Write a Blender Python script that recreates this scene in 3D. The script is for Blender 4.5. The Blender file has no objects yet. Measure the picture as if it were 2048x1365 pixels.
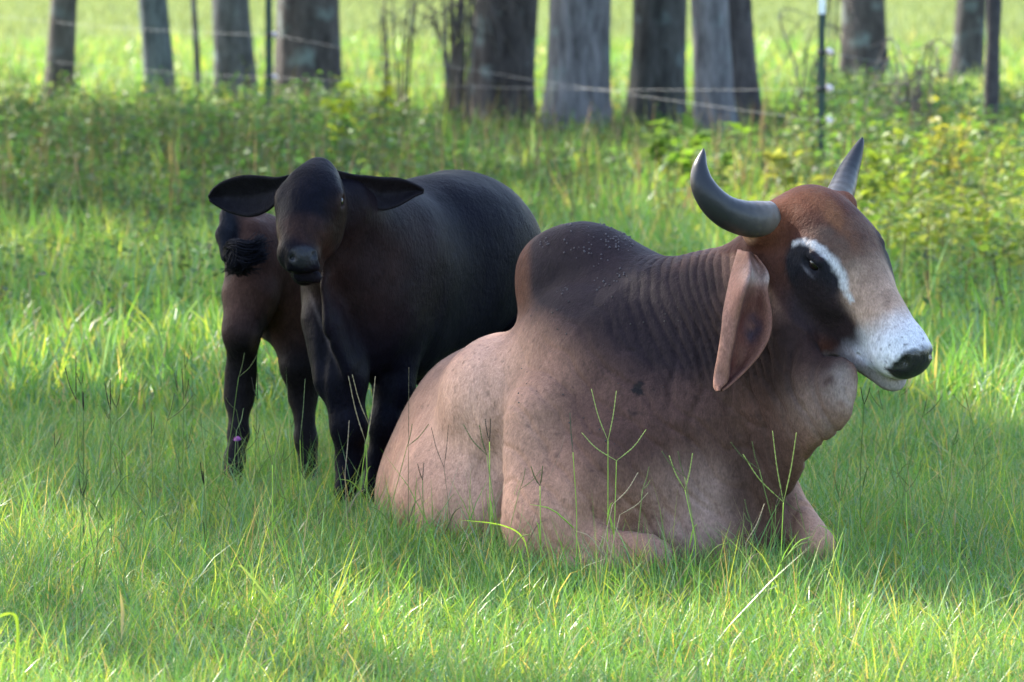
import bpy, math, random
import numpy as np
random.seed(7)
RNG = np.random.default_rng(11)
R = math.radians
S = bpy.context.scene
COL = S.collection

# ------------------------------------------------------------------ camera, sky, sun, exposure
CAM_H, FPX, PITCH = 1.75, 8276.0, R(5.0)
cam_d = bpy.data.cameras.new('camera')
cam = bpy.data.objects.new('camera', cam_d)
COL.objects.link(cam)
cam.location = (0, 0, CAM_H)
cam.rotation_euler = (math.pi / 2 - PITCH, 0, 0)
cam_d.sensor_width = 36.0
cam_d.lens = 36.0 * FPX / 2048.0
cam_d.clip_start, cam_d.clip_end = 0.1, 3000
cam_d.dof.use_dof = True
cam_d.dof.focus_distance = 12.15
cam_d.dof.aperture_fstop = 5.6
S.camera = cam

SUN_AZ, SUN_EL = R(-48), R(40)            # azimuth from +y towards +x
SUN_DIR = np.array([math.sin(SUN_AZ) * math.cos(SUN_EL), math.cos(SUN_AZ) * math.cos(SUN_EL), math.sin(SUN_EL)])
world = bpy.data.worlds.new('World')
S.world = world
world.use_nodes = True
wn, wl = world.node_tree.nodes, world.node_tree.links
wn.clear()
sky = wn.new('ShaderNodeTexSky')
sky.sky_type = 'NISHITA'
sky.sun_disc = False
sky.sun_elevation = SUN_EL
sky.sun_rotation = SUN_AZ
sky.dust_density = 2.0
bg = wn.new('ShaderNodeBackground')
bg.inputs['Strength'].default_value = 0.15
wo = wn.new('ShaderNodeOutputWorld')
wl.new(sky.outputs[0], bg.inputs['Color'])
wl.new(bg.outputs[0], wo.inputs['Surface'])
sun_d = bpy.data.lights.new('sun', 'SUN')
sun_d.energy = 2.9
sun_d.angle = R(0.53)
sun_d.color = (1.0, 0.93, 0.80)
sun = bpy.data.objects.new('sun', sun_d)
COL.objects.link(sun)
sun.location = (-20, 20, 25)
from mathutils import Vector
sun.rotation_euler = Vector(SUN_DIR).to_track_quat('Z', 'Y').to_euler()

S.view_settings.view_transform = 'Standard'
S.view_settings.look = 'None'
S.view_settings.exposure = 2.5
S.view_settings.gamma = 1.0
S.view_settings.use_curve_mapping = False
S.render.engine = 'CYCLES'
cy = S.cycles
cy.use_denoising = True
cy.denoiser = 'OPENIMAGEDENOISE'
cy.max_bounces = 7
cy.diffuse_bounces = 4
cy.glossy_bounces = 3
cy.transmission_bounces = 5
cy.transparent_max_bounces = 6
cy.caustics_reflective = False
cy.caustics_refractive = False

# ------------------------------------------------------------------ helpers
CP, SP = math.cos(PITCH), math.sin(PITCH)

def P(px, py, Y):
    """the point at depth Y (metres from the camera along +y) seen at photo pixel px, py"""
    rx, ry = (px - 1024.0) / FPX, (682.5 - py) / FPX
    d = np.array([rx, CP + ry * SP, -SP + ry * CP])
    return np.array([0, 0, CAM_H]) + d * (Y / d[1])

def G(px, py):
    """the point of the flat ground seen at photo pixel px, py"""
    rx, ry = (px - 1024.0) / FPX, (682.5 - py) / FPX
    d = np.array([rx, CP + ry * SP, -SP + ry * CP])
    return np.array([0, 0, CAM_H]) + d * (-CAM_H / d[2])

def unit(v):
    v = np.asarray(v, float)
    return v / np.linalg.norm(v)

def sstep(a, b, x):
    t = np.clip((x - a) / (b - a), 0, 1)
    return t * t * (3 - 2 * t)

def tag(o, label=None, cat=None, group=None, kind=None):
    if label: o['label'] = label
    if cat: o['category'] = cat
    if group: o['group'] = group
    if kind: o['kind'] = kind
    return o

def empty(name, loc):
    o = bpy.data.objects.new(name, None)
    COL.objects.link(o)
    o.location = loc
    o.empty_display_size = 0.1
    return o

def mesh_obj(name, verts, faces, mat, parent=None, smooth=True, attrs=None, base=None):
    """verts (N,3) in world space; faces: an (M,k) array or a list of such arrays; attrs name -> (N,3) colours or (N,) floats"""
    verts = np.asarray(verts, np.float32)
    if parent is not None:
        verts = verts - np.asarray(parent_world(parent), np.float32)
    elif base is not None:
        verts = verts - np.asarray(base, np.float32)
    if isinstance(faces, np.ndarray): faces = [faces]
    faces = [np.asarray(f, np.int32) for f in faces if len(f)]
    me = bpy.data.meshes.new(name)
    me.vertices.add(len(verts))
    me.vertices.foreach_set('co', verts.ravel())
    nl = sum(f.size for f in faces)
    npoly = sum(len(f) for f in faces)
    me.loops.add(nl)
    me.loops.foreach_set('vertex_index', np.concatenate([f.ravel() for f in faces]))
    me.polygons.add(npoly)
    tot = np.concatenate([np.full(len(f), f.shape[1], np.int32) for f in faces])
    start = np.concatenate([[0], np.cumsum(tot)[:-1]]).astype(np.int32)
    me.polygons.foreach_set('loop_start', start)
    me.polygons.foreach_set('loop_total', tot)
    me.polygons.foreach_set('use_smooth', np.full(npoly, smooth, bool))
    for k, a in (attrs or {}).items():
        a = np.asarray(a, np.float32)
        if a.ndim == 2:
            at = me.color_attributes.new(k, 'FLOAT_COLOR', 'POINT')
            c = np.ones((len(a), 4), np.float32); c[:, :3] = a
            at.data.foreach_set('color', c.ravel())
        else:
            at = me.attributes.new(k, 'FLOAT', 'POINT')
            at.data.foreach_set('value', a)
    me.update(calc_edges=True)
    me.validate()
    if mat: me.materials.append(mat)
    o = bpy.data.objects.new(name, me)
    COL.objects.link(o)
    if parent is not None: o.parent = parent
    elif base is not None: o.location = base
    return o

def parent_world(p):
    v = np.array(p.location)
    while p.parent is not None:
        p = p.parent
        v = v + np.array(p.location)
    return v

def frames(pts):
    pts = np.asarray(pts, float)
    t = np.gradient(pts, axis=0)
    t /= np.linalg.norm(t, axis=1)[:, None] + 1e-12
    n = np.zeros_like(t)
    ref = np.array([0, 0, 1.0]) if abs(t[0][2]) < 0.9 else np.array([1.0, 0, 0])
    u = np.cross(t[0], ref); u /= np.linalg.norm(u)
    for i in range(len(t)):
        u = u - t[i] * np.dot(u, t[i]); u /= np.linalg.norm(u) + 1e-12
        n[i] = u
    return t, n, np.cross(t, n)

def tube(pts, radii, seg=8, cap=True, off=0):
    """verts, quads, tris of a tapered tube"""
    pts = np.asarray(pts, float)
    radii = np.broadcast_to(np.asarray(radii, float), (len(pts),))
    t, n, b = frames(pts)
    a = np.arange(seg) * 2 * math.pi / seg
    ring = np.cos(a)[None, :, None] * n[:, None, :] + np.sin(a)[None, :, None] * b[:, None, :]
    v = (pts[:, None, :] + ring * radii[:, None, None]).reshape(-1, 3)
    m = len(pts)
    i, j = np.meshgrid(np.arange(m - 1), np.arange(seg), indexing='ij')
    q = np.stack([i * seg + j, i * seg + (j + 1) % seg, (i + 1) * seg + (j + 1) % seg, (i + 1) * seg + j], -1).reshape(-1, 4)
    tr = np.zeros((0, 3), int)
    if cap:
        v = np.vstack([v, pts[0], pts[-1]])
        k = np.arange(seg)
        tr = np.vstack([np.stack([(k + 1) % seg, k, np.full(seg, m * seg)], -1),
                        np.stack([(m - 1) * seg + k, (m - 1) * seg + (k + 1) % seg, np.full(seg, m * seg + 1)], -1)])
    return v, q + off, tr + off

class Bag:
    """collects tubes, quads and triangles for ONE mesh"""
    def __init__(s): s.v, s.q, s.t, s.n, s.c = [], [], [], 0, []
    def tube(s, pts, r, seg=8, col=None):
        v, q, t = tube(pts, r, seg, True, s.n)
        s.add(v, q, t, col)
    def add(s, v, q=None, t=None, col=None):
        s.v.append(v); s.n += len(v)
        if q is not None and len(q): s.q.append(q)
        if t is not None and len(t): s.t.append(t)
        s.c.append(np.broadcast_to(np.asarray(col if col is not None else (1, 1, 1), float), (len(v), 3)))
    def grid(s, g, col=None):
        """g: (m, n, 3) lattice"""
        m, n = g.shape[:2]
        i, j = np.meshgrid(np.arange(m - 1), np.arange(n - 1), indexing='ij')
        q = np.stack([i * n + j, i * n + j + 1, (i + 1) * n + j + 1, (i + 1) * n + j], -1).reshape(-1, 4) + s.n
        s.add(g.reshape(-1, 3), q, None, col)
    def build(s, name, mat, parent=None, smooth=True, base=None):
        f = []
        if s.q: f.append(np.vstack(s.q))
        if s.t: f.append(np.vstack(s.t))
        return mesh_obj(name, np.vstack(s.v), f, mat, parent, smooth, {'tint': np.vstack(s.c)}, base)

def spline(pts, n):
    """Catmull-Rom through pts (any width), n samples"""
    p = np.asarray(pts, float)
    p = np.vstack([2 * p[0] - p[1], p, 2 * p[-1] - p[-2]])
    u = np.linspace(0, len(p) - 3 - 1e-9, n)
    i = u.astype(int); t = (u - i)[:, None]
    a, b, c, d = p[i], p[i + 1], p[i + 2], p[i + 3]
    return 0.5 * (2 * b + (c - a) * t + (2 * a - 5 * b + 4 * c - d) * t * t + (3 * b - a - 3 * c + d) * t ** 3)

# value noise on points, numpy
def vnoise(p, seed=0):
    p = np.asarray(p, np.float64)
    i = np.floor(p).astype(np.int64); f = p - i; f = f * f * (3 - 2 * f)
    def h(x, y, z):
        n = (x * 374761393 + y * 668265263 + z * 2147483647 + seed * 1274126177) & 0xffffffff
        n = ((n ^ (n >> 13)) * 1274126177) & 0xffffffff
        return ((n ^ (n >> 16)) & 0xffff) / 65535.0
    x, y, z = i[..., 0], i[..., 1], i[..., 2]
    r = 0
    for dx in (0, 1):
        for dy in (0, 1):
            for dz in (0, 1):
                w = (f[..., 0] if dx else 1 - f[..., 0]) * (f[..., 1] if dy else 1 - f[..., 1]) * (f[..., 2] if dz else 1 - f[..., 2])
                r = r + w * h(x + dx, y + dy, z + dz)
    return r * 2 - 1

def fbm(p, octv=3, seed=0):
    a, r, s = 1.0, 0, 0
    for o in range(octv):
        r = r + a * vnoise(np.asarray(p) * 2 ** o, seed + o); s += a; a *= 0.5
    return r / s

# ------------------------------------------------------------------ signed-distance modelling -> one smooth skin
class Body:
    def __init__(s): s.p = []
    def ell(s, c, r, ax=None, k=0.06, sub=False):
        s.p.append(('e', np.asarray(c, float), np.asarray(r, float), None if ax is None else np.asarray(ax, float), k, sub)); return s
    def cap(s, a, b, ra, rb, k=0.06, n=None, q=1.0, sub=False):
        s.p.append(('c', np.asarray(a, float), np.asarray(b, float), ra, rb, None if n is None else unit(n), q, k, sub)); return s
    def chain(s, pts, rs, k=0.05, n=None, q=1.0):
        for i in range(len(pts) - 1): s.cap(pts[i], pts[i + 1], rs[i], rs[i + 1], k, n, q)
        return s
    def __call__(s, X):
        f = np.full(len(X), 1e3, np.float32)
        for p in s.p:
            if p[0] == 'e':
                d = X - p[1].astype(np.float32)
                if p[3] is not None: d = d @ p[3].T.astype(np.float32)
                r = p[2].astype(np.float32)
                k0 = np.sqrt(((d / r) ** 2).sum(1)); k1 = np.sqrt(((d / (r * r)) ** 2).sum(1))
                g = np.where(k1 > 1e-9, k0 * (k0 - 1) / np.maximum(k1, 1e-9), -r.min())
                k, sub = p[4], p[5]
            else:
                _, a, b, ra, rb, n, q, k, sub = p
                ab = (b - a).astype(np.float32)
                d = X - a.astype(np.float32)
                t = np.clip((d @ ab) / np.dot(ab, ab), 0, 1)
                e = d - t[:, None] * ab
                if n is not None:
                    en = e @ n.astype(np.float32)
                    L = np.sqrt(np.maximum((e * e).sum(1) + en * en * (1 / q ** 2 - 1), 0))
                    g = (L - (ra + (rb - ra) * t)) * min(1.0, (1 + q) / 2)
                else:
                    g = np.sqrt((e * e).sum(1)) - (ra + (rb - ra) * t)
            g = g.astype(np.float32)
            if sub:
                h = np.maximum(k - np.abs(f + g), 0) / k
                f = np.maximum(f, -g) + h * h * k * 0.25
            else:
                h = np.maximum(k - np.abs(f - g), 0) / k
                f = np.minimum(f, g) - h * h * k * 0.25
        return f
    def skin(s, lo, hi, h):
        lo = np.asarray(lo, float); hi = np.asarray(hi, float)
        nc = np.ceil((hi - lo) / (4 * h)).astype(int) + 1
        ax = [lo[d] + np.arange(nc[d]) * 4 * h for d in range(3)]
        Xc = np.stack(np.meshgrid(*ax, indexing='ij'), -1).reshape(-1, 3).astype(np.float32)
        fc = s(Xc).reshape(nc)
        f = np.repeat(np.repeat(np.repeat(fc, 4, 0), 4, 1), 4, 2)      # block of node i covers fine 4i .. 4i+3, centred on +1.5
        act = np.argwhere(np.abs(fc) < 4 * h * 2.0)
        off = np.stack(np.meshgrid(*[np.arange(4)] * 3, indexing='ij'), -1).reshape(-1, 3)
        idx = (act[:, None, :] * 4 + off[None]).reshape(-1, 3)
        org = lo - 1.5 * h
        f[idx[:, 0], idx[:, 1], idx[:, 2]] = s((org + idx * h).astype(np.float32))
        sg = f < 0
        n = np.array(f.shape)
        cnt = np.zeros(n - 1, np.uint8)
        corners = [(a, b, c) for a in (0, 1) for b in (0, 1) for c in (0, 1)]
        for a, b, c in corners:
            cnt += sg[a:n[0] - 1 + a, b:n[1] - 1 + b, c:n[2] - 1 + c]
        cells = np.argwhere((cnt > 0) & (cnt < 8))
        val = {c: f[cells[:, 0] + c[0], cells[:, 1] + c[1], cells[:, 2] + c[2]] for c in corners}
        acc = np.zeros((len(cells), 3)); num = np.zeros(len(cells))
        for c in corners:
            for d in range(3):
                if c[d] == 0:
                    e = list(c); e[d] = 1; e = tuple(e)
                    m = (val[c] < 0) != (val[e] < 0)
                    t = val[c] / np.where(m, val[c] - val[e], 1)
                    pt = np.tile(np.array(c, float), (len(cells), 1)); pt[:, d] = t
                    acc[m] += pt[m]; num[m] += 1
        V = org + (cells + acc / num[:, None]) * h
        im = np.full(n - 1, -1, np.int32)
        im[cells[:, 0], cells[:, 1], cells[:, 2]] = np.arange(len(cells))
        F = []
        for d in range(3):
            e, g = (d + 1) % 3, (d + 2) % 3
            sl0 = [slice(1, -1)] * 3; sl1 = [slice(1, -1)] * 3
            sl0[d] = slice(0, -1); sl1[d] = slice(1, None)
            ch = np.argwhere(sg[tuple(sl0)] != sg[tuple(sl1)])
            base = ch.copy(); base[:, e] += 1; base[:, g] += 1
            s0 = sg[base[:, 0], base[:, 1], base[:, 2]]
            q = []
            for de, dg in ((1, 1), (0, 1), (0, 0), (1, 0)):
                c = base.copy(); c[:, e] -= de; c[:, g] -= dg
                c = np.minimum(c, n - 2)
                q.append(im[c[:, 0], c[:, 1], c[:, 2]])
            q = np.stack(q, 1)
            q[~s0] = q[~s0][:, ::-1]
            F.append(q[(q >= 0).all(1)])
        F = np.vstack(F)
        for it in range(2):
            N = s.grad(V)
            V = V - np.clip(s(V.astype(np.float32)), -h, h)[:, None] * N
        return V, F, s.grad(V)
    def grad(s, V, e=0.003):
        V = V.astype(np.float32); g = []
        for d in range(3):
            o = np.zeros(3, np.float32); o[d] = e
            g.append(s(V + o) - s(V - o))
        g = np.stack(g, 1)
        return g / (np.linalg.norm(g, axis=1)[:, None] + 1e-9)

def frame_from(fwd, up=(0, 0, 1)):
    """rows: forward, left, up"""
    f = unit(fwd); l = unit(np.cross(up, f)); u = np.cross(f, l)
    return np.array([f, l, u])

# ------------------------------------------------------------------ material helpers
def new_mat(name):
    m = bpy.data.materials.new(name)
    m.use_nodes = True
    nt = m.node_tree
    for n in list(nt.nodes): nt.nodes.remove(n)
    out = nt.nodes.new('ShaderNodeOutputMaterial')
    return m, nt, out

def N_(nt, typ, **kw):
    n = nt.nodes.new(typ)
    for k, v in kw.items():
        if k in n.inputs: n.inputs[k].default_value = v
        else: setattr(n, k, v)
    return n

def set_in(n, **kw):
    for k, v in kw.items(): n.inputs[k.replace('_', ' ')].default_value = v

def bump_noise(nt, scale, strength, dist, detail=3, coord='Object', prev=None, stretch=None):
    tc = nt.nodes.new('ShaderNodeTexCoord')
    tex = nt.nodes.new('ShaderNodeTexNoise')
    tex.inputs['Scale'].default_value = scale
    tex.inputs['Detail'].default_value = detail
    src = tc.outputs[coord]
    if stretch:
        mp = nt.nodes.new('ShaderNodeMapping'); mp.inputs['Scale'].default_value = stretch
        nt.links.new(src, mp.inputs[0]); src = mp.outputs[0]
    nt.links.new(src, tex.inputs['Vector'])
    b = nt.nodes.new('ShaderNodeBump')
    b.inputs['Strength'].default_value = strength
    b.inputs['Distance'].default_value = dist
    nt.links.new(tex.outputs['Fac'], b.inputs['Height'])
    if prev: nt.links.new(prev.outputs[0], b.inputs['Normal'])
    return b, tex

def gloss_mat(name, col, rough, spec=0.5, coat=0.0, noise=None):
    m, nt, out = new_mat(name)
    b = nt.nodes.new('ShaderNodeBsdfPrincipled')
    b.inputs['Base Color'].default_value = (*col, 1)
    b.inputs['Roughness'].default_value = rough
    b.inputs['Specular IOR Level'].default_value = spec
    b.inputs['Coat Weight'].default_value = coat
    b.inputs['Coat Roughness'].default_value = 0.05
    if noise:
        tc = nt.nodes.new('ShaderNodeTexCoord')
        n = N_(nt, 'ShaderNodeTexNoise'); set_in(n, Scale=noise[0], Detail=4)
        nt.links.new(tc.outputs['Object'], n.inputs['Vector'])
        r = N_(nt, 'ShaderNodeValToRGB')
        r.color_ramp.elements[0].position = 0.3; r.color_ramp.elements[1].position = 0.7
        r.color_ramp.elements[0].color = (*col, 1); r.color_ramp.elements[1].color = (*noise[1], 1)
        nt.links.new(n.outputs['Fac'], r.inputs[0]); nt.links.new(r.outputs[0], b.inputs['Base Color'])
        bp = N_(nt, 'ShaderNodeBump'); set_in(bp, Strength=0.3, Distance=0.003)
        nt.links.new(n.outputs['Fac'], bp.inputs['Height']); nt.links.new(bp.outputs[0], b.inputs['Normal'])
    nt.links.new(b.outputs[0], out.inputs['Surface'])
    return m

# ------------------------------------------------------------------ vegetation materials
def leaf_mat(name, rough=0.4, trans=0.45, spec=0.4, tscale=(1.55, 1.4, 0.5), var=0.0):
    m, nt, out = new_mat(name)
    a = N_(nt, 'ShaderNodeAttribute', attribute_name='tint')
    b = nt.nodes.new('ShaderNodeBsdfPrincipled')
    b.inputs['Roughness'].default_value = rough
    b.inputs['Specular IOR Level'].default_value = spec
    t = nt.nodes.new('ShaderNodeBsdfTranslucent')
    v = N_(nt, 'ShaderNodeVectorMath', operation='MULTIPLY'); v.inputs[1].default_value = tscale
    nt.links.new(a.outputs['Color'], v.inputs[0]); nt.links.new(v.outputs[0], t.inputs['Color'])
    nt.links.new(a.outputs['Color'], b.inputs['Base Color'])
    mx = nt.nodes.new('ShaderNodeMixShader'); mx.inputs[0].default_value = trans
    nt.links.new(b.outputs[0], mx.inputs[1]); nt.links.new(t.outputs[0], mx.inputs[2])
    nt.links.new(mx.outputs[0], out.inputs['Surface'])
    return m
M_grass = leaf_mat('grass_blade', 0.34, 0.46, 0.3)
M_weed = leaf_mat('weed_leaf', 0.5, 0.48, 0.22, (1.3, 1.25, .8))
M_leaf = leaf_mat('tree_leaf', 0.5, 0.35, 0.3)

def ground_mat():
    m, nt, out = new_mat('pasture_soil')
    b = nt.nodes.new('ShaderNodeBsdfPrincipled'); b.inputs['Roughness'].default_value = 1.0; b.inputs['Specular IOR Level'].default_value = 0.0
    tc = nt.nodes.new('ShaderNodeTexCoord')
    n = N_(nt, 'ShaderNodeTexNoise'); set_in(n, Scale=0.35, Detail=8, Roughness=0.7)
    n2 = N_(nt, 'ShaderNodeTexNoise'); set_in(n2, Scale=6.0, Detail=6, Roughness=0.7)
    nt.links.new(tc.outputs['Object'], n.inputs['Vector']); nt.links.new(tc.outputs['Object'], n2.inputs['Vector'])
    r = N_(nt, 'ShaderNodeValToRGB'); e = r.color_ramp.elements
    e[0].position = .3; e[0].color = (.045, .07, .018, 1); e[1].position = .72; e[1].color = (.13, .165, .04, 1)
    r2 = N_(nt, 'ShaderNodeValToRGB'); e = r2.color_ramp.elements
    e[0].position = .35; e[0].color = (.35, .40, .3, 1); e[1].position = .65; e[1].color = (1, 1, 1, 1)
    mx = N_(nt, 'ShaderNodeMixRGB', blend_type='MULTIPLY'); mx.inputs[0].default_value = 1
    nt.links.new(n.outputs['Fac'], r.inputs[0]); nt.links.new(n2.outputs['Fac'], r2.inputs[0])
    nt.links.new(r.outputs[0], mx.inputs[1]); nt.links.new(r2.outputs[0], mx.inputs[2])
    # beyond the trees the colour turns paler, painting in the field's sunlight
    sx = nt.nodes.new('ShaderNodeSeparateXYZ'); nt.links.new(tc.outputs['Object'], sx.inputs[0])
    far = N_(nt, 'ShaderNodeMapRange'); set_in(far, From_Min=45, From_Max=70); nt.links.new(sx.outputs['Y'], far.inputs['Value'])
    md = N_(nt, 'ShaderNodeMixRGB'); md.inputs[2].default_value = (.13, .165, .07, 1)
    nt.links.new(far.outputs[0], md.inputs[0]); nt.links.new(mx.outputs[0], md.inputs[1])
    nt.links.new(md.outputs[0], b.inputs['Base Color'])
    bp = N_(nt, 'ShaderNodeBump'); set_in(bp, Strength=.6, Distance=.05)
    nt.links.new(n2.outputs['Fac'], bp.inputs['Height']); nt.links.new(bp.outputs[0], b.inputs['Normal'])
    nt.links.new(b.outputs[0], out.inputs['Surface'])
    return m

# ------------------------------------------------------------------ the ground: one sheet to the horizon
gx = np.concatenate([-np.geomspace(900, 6, 14), np.linspace(-5, 5, 41), np.geomspace(6, 900, 14)])
gy = np.concatenate([[-60, -20, -5, 2, 6], np.linspace(8, 50, 85), np.geomspace(53, 1500, 24)])
gX, gY = np.meshgrid(gx, gy, indexing='ij')
def ground_z(x, y):
    q = np.stack([np.asarray(x) * .35, np.asarray(y) * .35, np.zeros_like(np.asarray(x, float))], -1)
    return fbm(q, 2, 91) * .03 * sstep(2, 8, np.asarray(y)) - .02
gb = Bag(); gb.grid(np.stack([gX, gY, ground_z(gX, gY)], -1))
tag(gb.build('ground', ground_mat()), kind='structure')

# ------------------------------------------------------------------ grass
def blades(x, y, h, w, lean, curl, tint, seg=3, z=None, yaw=None):
    """one tapered, arching blade per entry"""
    n = len(x)
    z0 = ground_z(x, y) - .01 if z is None else z
    az = RNG.uniform(0, 2 * math.pi, n) if yaw is None else yaw
    d = np.stack([np.cos(az), np.sin(az), np.zeros(n)], -1)
    rot = az + RNG.normal(0, .9, n) + math.pi / 2
    sd = np.stack([np.cos(rot), np.sin(rot), np.zeros(n)], -1)
    V = []
    for i in range(seg + 1):
        t = i / seg
        ang = lean + curl * t                       # angle from upright
        if i == 0: c = np.stack([x, y, z0], -1); 
        else: c = c + (d * np.sin(ang)[:, None] + np.array([0, 0, 1.0]) * np.cos(ang)[:, None]) * (h / seg)[:, None]
        ww = w * (1.0, .9, .62, .3)[min(3, int(t * 3.01))] if seg == 3 else w * (1 - .35 * t)
        if i < seg: V += [c - sd * ww[:, None] * .5, c + sd * ww[:, None] * .5]
        else: V += [c]
    V = np.stack(V, 1); k = V.shape[1]
    base = (np.arange(n) * k)[:, None]
    Q = np.concatenate([base + np.array([[2 * i, 2 * i + 1, 2 * i + 3, 2 * i + 2]]) for i in range(seg - 1)]) if seg > 1 else np.zeros((0, 4), int)
    T = base + np.array([[2 * seg - 2, 2 * seg - 1, 2 * seg]])
    return V.reshape(-1, 3), Q, T, np.repeat(tint, k, 0)

def scatter(n, d0, d1, margin, power=1.0):
    """points over the view's wedge of ground between two depths"""
    d = (d0 ** power + (d1 ** power - d0 ** power) * RNG.random(n)) ** (1 / power)
    return RNG.uniform(-1, 1, n) * (d * .1237 + margin), d

def grass_tints(n, x, y, dry=.06):
    q = np.stack([x * .7, y * .45, np.zeros(n)], -1)
    a = fbm(q, 3, 17); r = RNG.normal(0, 1, n)
    deep, fresh, yel = np.array([.068, .168, .048]), np.array([.138, .29, .075]), np.array([.29, .36, .095])
    t = np.clip(.5 + .5 * a + .22 * r, 0, 1)[:, None]
    c = deep * (1 - t) + fresh * t
    m = RNG.random(n) < .22 + .30 * np.clip(a, 0, 1); c[m] = yel * RNG.uniform(.7, 1.1, (m.sum(), 1))
    blue = RNG.random(n) < .16; c[blue] = np.array([.14, .25, .16]) * RNG.uniform(.7, 1.2, (blue.sum(), 1))
    m = RNG.random(n) < dry; c[m] = np.array([.40, .32, .18]) * RNG.uniform(.5, 1.15, (m.sum(), 1))
    return c

def flat_under(x, y):
    """0 where an animal's body presses the grass down"""
    p = np.stack([x, y], -1); k = np.ones(len(x))
    def el(cx, cy, ax, ay, ang):
        d = p - [cx, cy]; c, s_ = math.cos(ang), math.sin(ang)
        u = (d[:, 0] * c + d[:, 1] * s_) / ax; v = (-d[:, 0] * s_ + d[:, 1] * c) / ay
        return sstep(.75, 1.05, np.sqrt(u * u + v * v))
    k *= el(.02, 13.15, .70, .42, R(-62)); k *= el(.40, 12.5, .46, .40, R(-55)); k *= el(.26, 12.15, .28, .12, 0); k *= el(.85, 12.35, .2, .13, R(-60))
    return k

def grass_layer(name, n, d0, d1, margin, hr, wr, seg, power=1.0, tuft=None, curl=(.5, .5), dry=.06, label=None):
    if tuft:
        tn = n // tuft
        tx, ty = scatter(tn, d0, d1, margin, power)
        i = RNG.integers(0, tn, n)
        x = tx[i] + RNG.normal(0, .035, n); y = ty[i] + RNG.normal(0, .035, n)
        th = RNG.lognormal(0, .28, tn)[i]
    else:
        x, y = scatter(n, d0, d1, margin, power); th = 1
    k = flat_under(x, y)
    keep = k > .12; x, y, k = x[keep], y[keep], k[keep]; th = th[keep] if tuft else 1
    m = len(x)
    big = 1 + .45 * fbm(np.stack([x * 1.1, y * 1.1, np.zeros(m)], -1), 2, 23)
    h = RNG.uniform(*hr, m) * th * big * (.35 + .65 * k)
    w = RNG.uniform(*wr, m)
    lean = np.abs(RNG.normal(.12, .28, m)); cu = np.abs(RNG.normal(curl[0], curl[1], m))
    v, q, t, c = blades(x, y, h, w, lean, cu, grass_tints(m, x, y, dry), seg)
    o = mesh_obj(name, v, [q, t], M_grass, None, True, {'tint': c})
    return tag(o, kind='stuff')
# ------------------------------------------------------------------ leaves, crowns and trunks
def leaf_quads(pos, axis, nrm, L, W, tint):
    """diamond leaves, folded a little along the midrib: 2 triangles each, joined in one array"""
    axis = axis / (np.linalg.norm(axis, axis=1)[:, None] + 1e-9)
    side = np.cross(axis, nrm); side /= np.linalg.norm(side, axis=1)[:, None] + 1e-9
    up = np.cross(side, axis)
    a = pos; b = pos + axis * (L * .45)[:, None] + side * (W * .5)[:, None] + up * (W * .14)[:, None]
    d = pos + axis * (L * .45)[:, None] - side * (W * .5)[:, None] + up * (W * .14)[:, None]
    c = pos + axis * L[:, None] - up * (L * .08)[:, None]
    V = np.stack([a, b, c, d], 1).reshape(-1, 3)
    k = np.arange(len(pos))[:, None] * 4
    T = np.concatenate([k + np.array([[0, 1, 2]]), k + np.array([[0, 2, 3]])])
    return V, T, np.repeat(tint, 4, 0)

# gaps shaped into the crowns by omitting leaves, so sun reaches these spots (x, y, radius x, radius y)
SUNLIT = [(.45, 11.15, .9, .45), (-1.95, 18.4, 1.3, 1.5), (-1.3, 9.8, 1.0, 1.0), (.5, 10.9, 1.0, .55), (3.1, 31.5, 2.2, 6.0), (-1.75, 38.0, .5, .9),
          (-1.3, 37.0, .35, .8), (1.15, 10.1, .8, .5), (1.9, 25.0, .7, 1.4), (-.95, 14.9, .3, .4), (.05, 9.5, .9, .5), (2.3, 16.5, .6, .9),
          (-1.75, 12.7, .7, .45), (1.7, 11.1, .4, .25), (-.5, 11.4, .5, .2), (.71, 13.34, .24, .20)]
def sunlit(c, pad=0.0):
    """True where a leaf clump's shadow would fall on one of those gaps"""
    x = c[:, 0] - SUN_DIR[0] / SUN_DIR[2] * c[:, 2]; y = c[:, 1] - SUN_DIR[1] / SUN_DIR[2] * c[:, 2]
    m = np.zeros(len(c), bool)
    for a, b, rx, ry in SUNLIT: m |= ((x - a) / (rx + pad)) ** 2 + ((y - b) / (ry + pad)) ** 2 < 1
    near = ((x - .2) / 1.5) ** 2 + ((y - 13.4) / 2.0) ** 2 < 1
    near |= (y > 27 + 5 * RNG.random(len(c))) & (y < 46) & (x < 1.4)
    return m | (~near & (RNG.random(len(c)) < .16))

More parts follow.
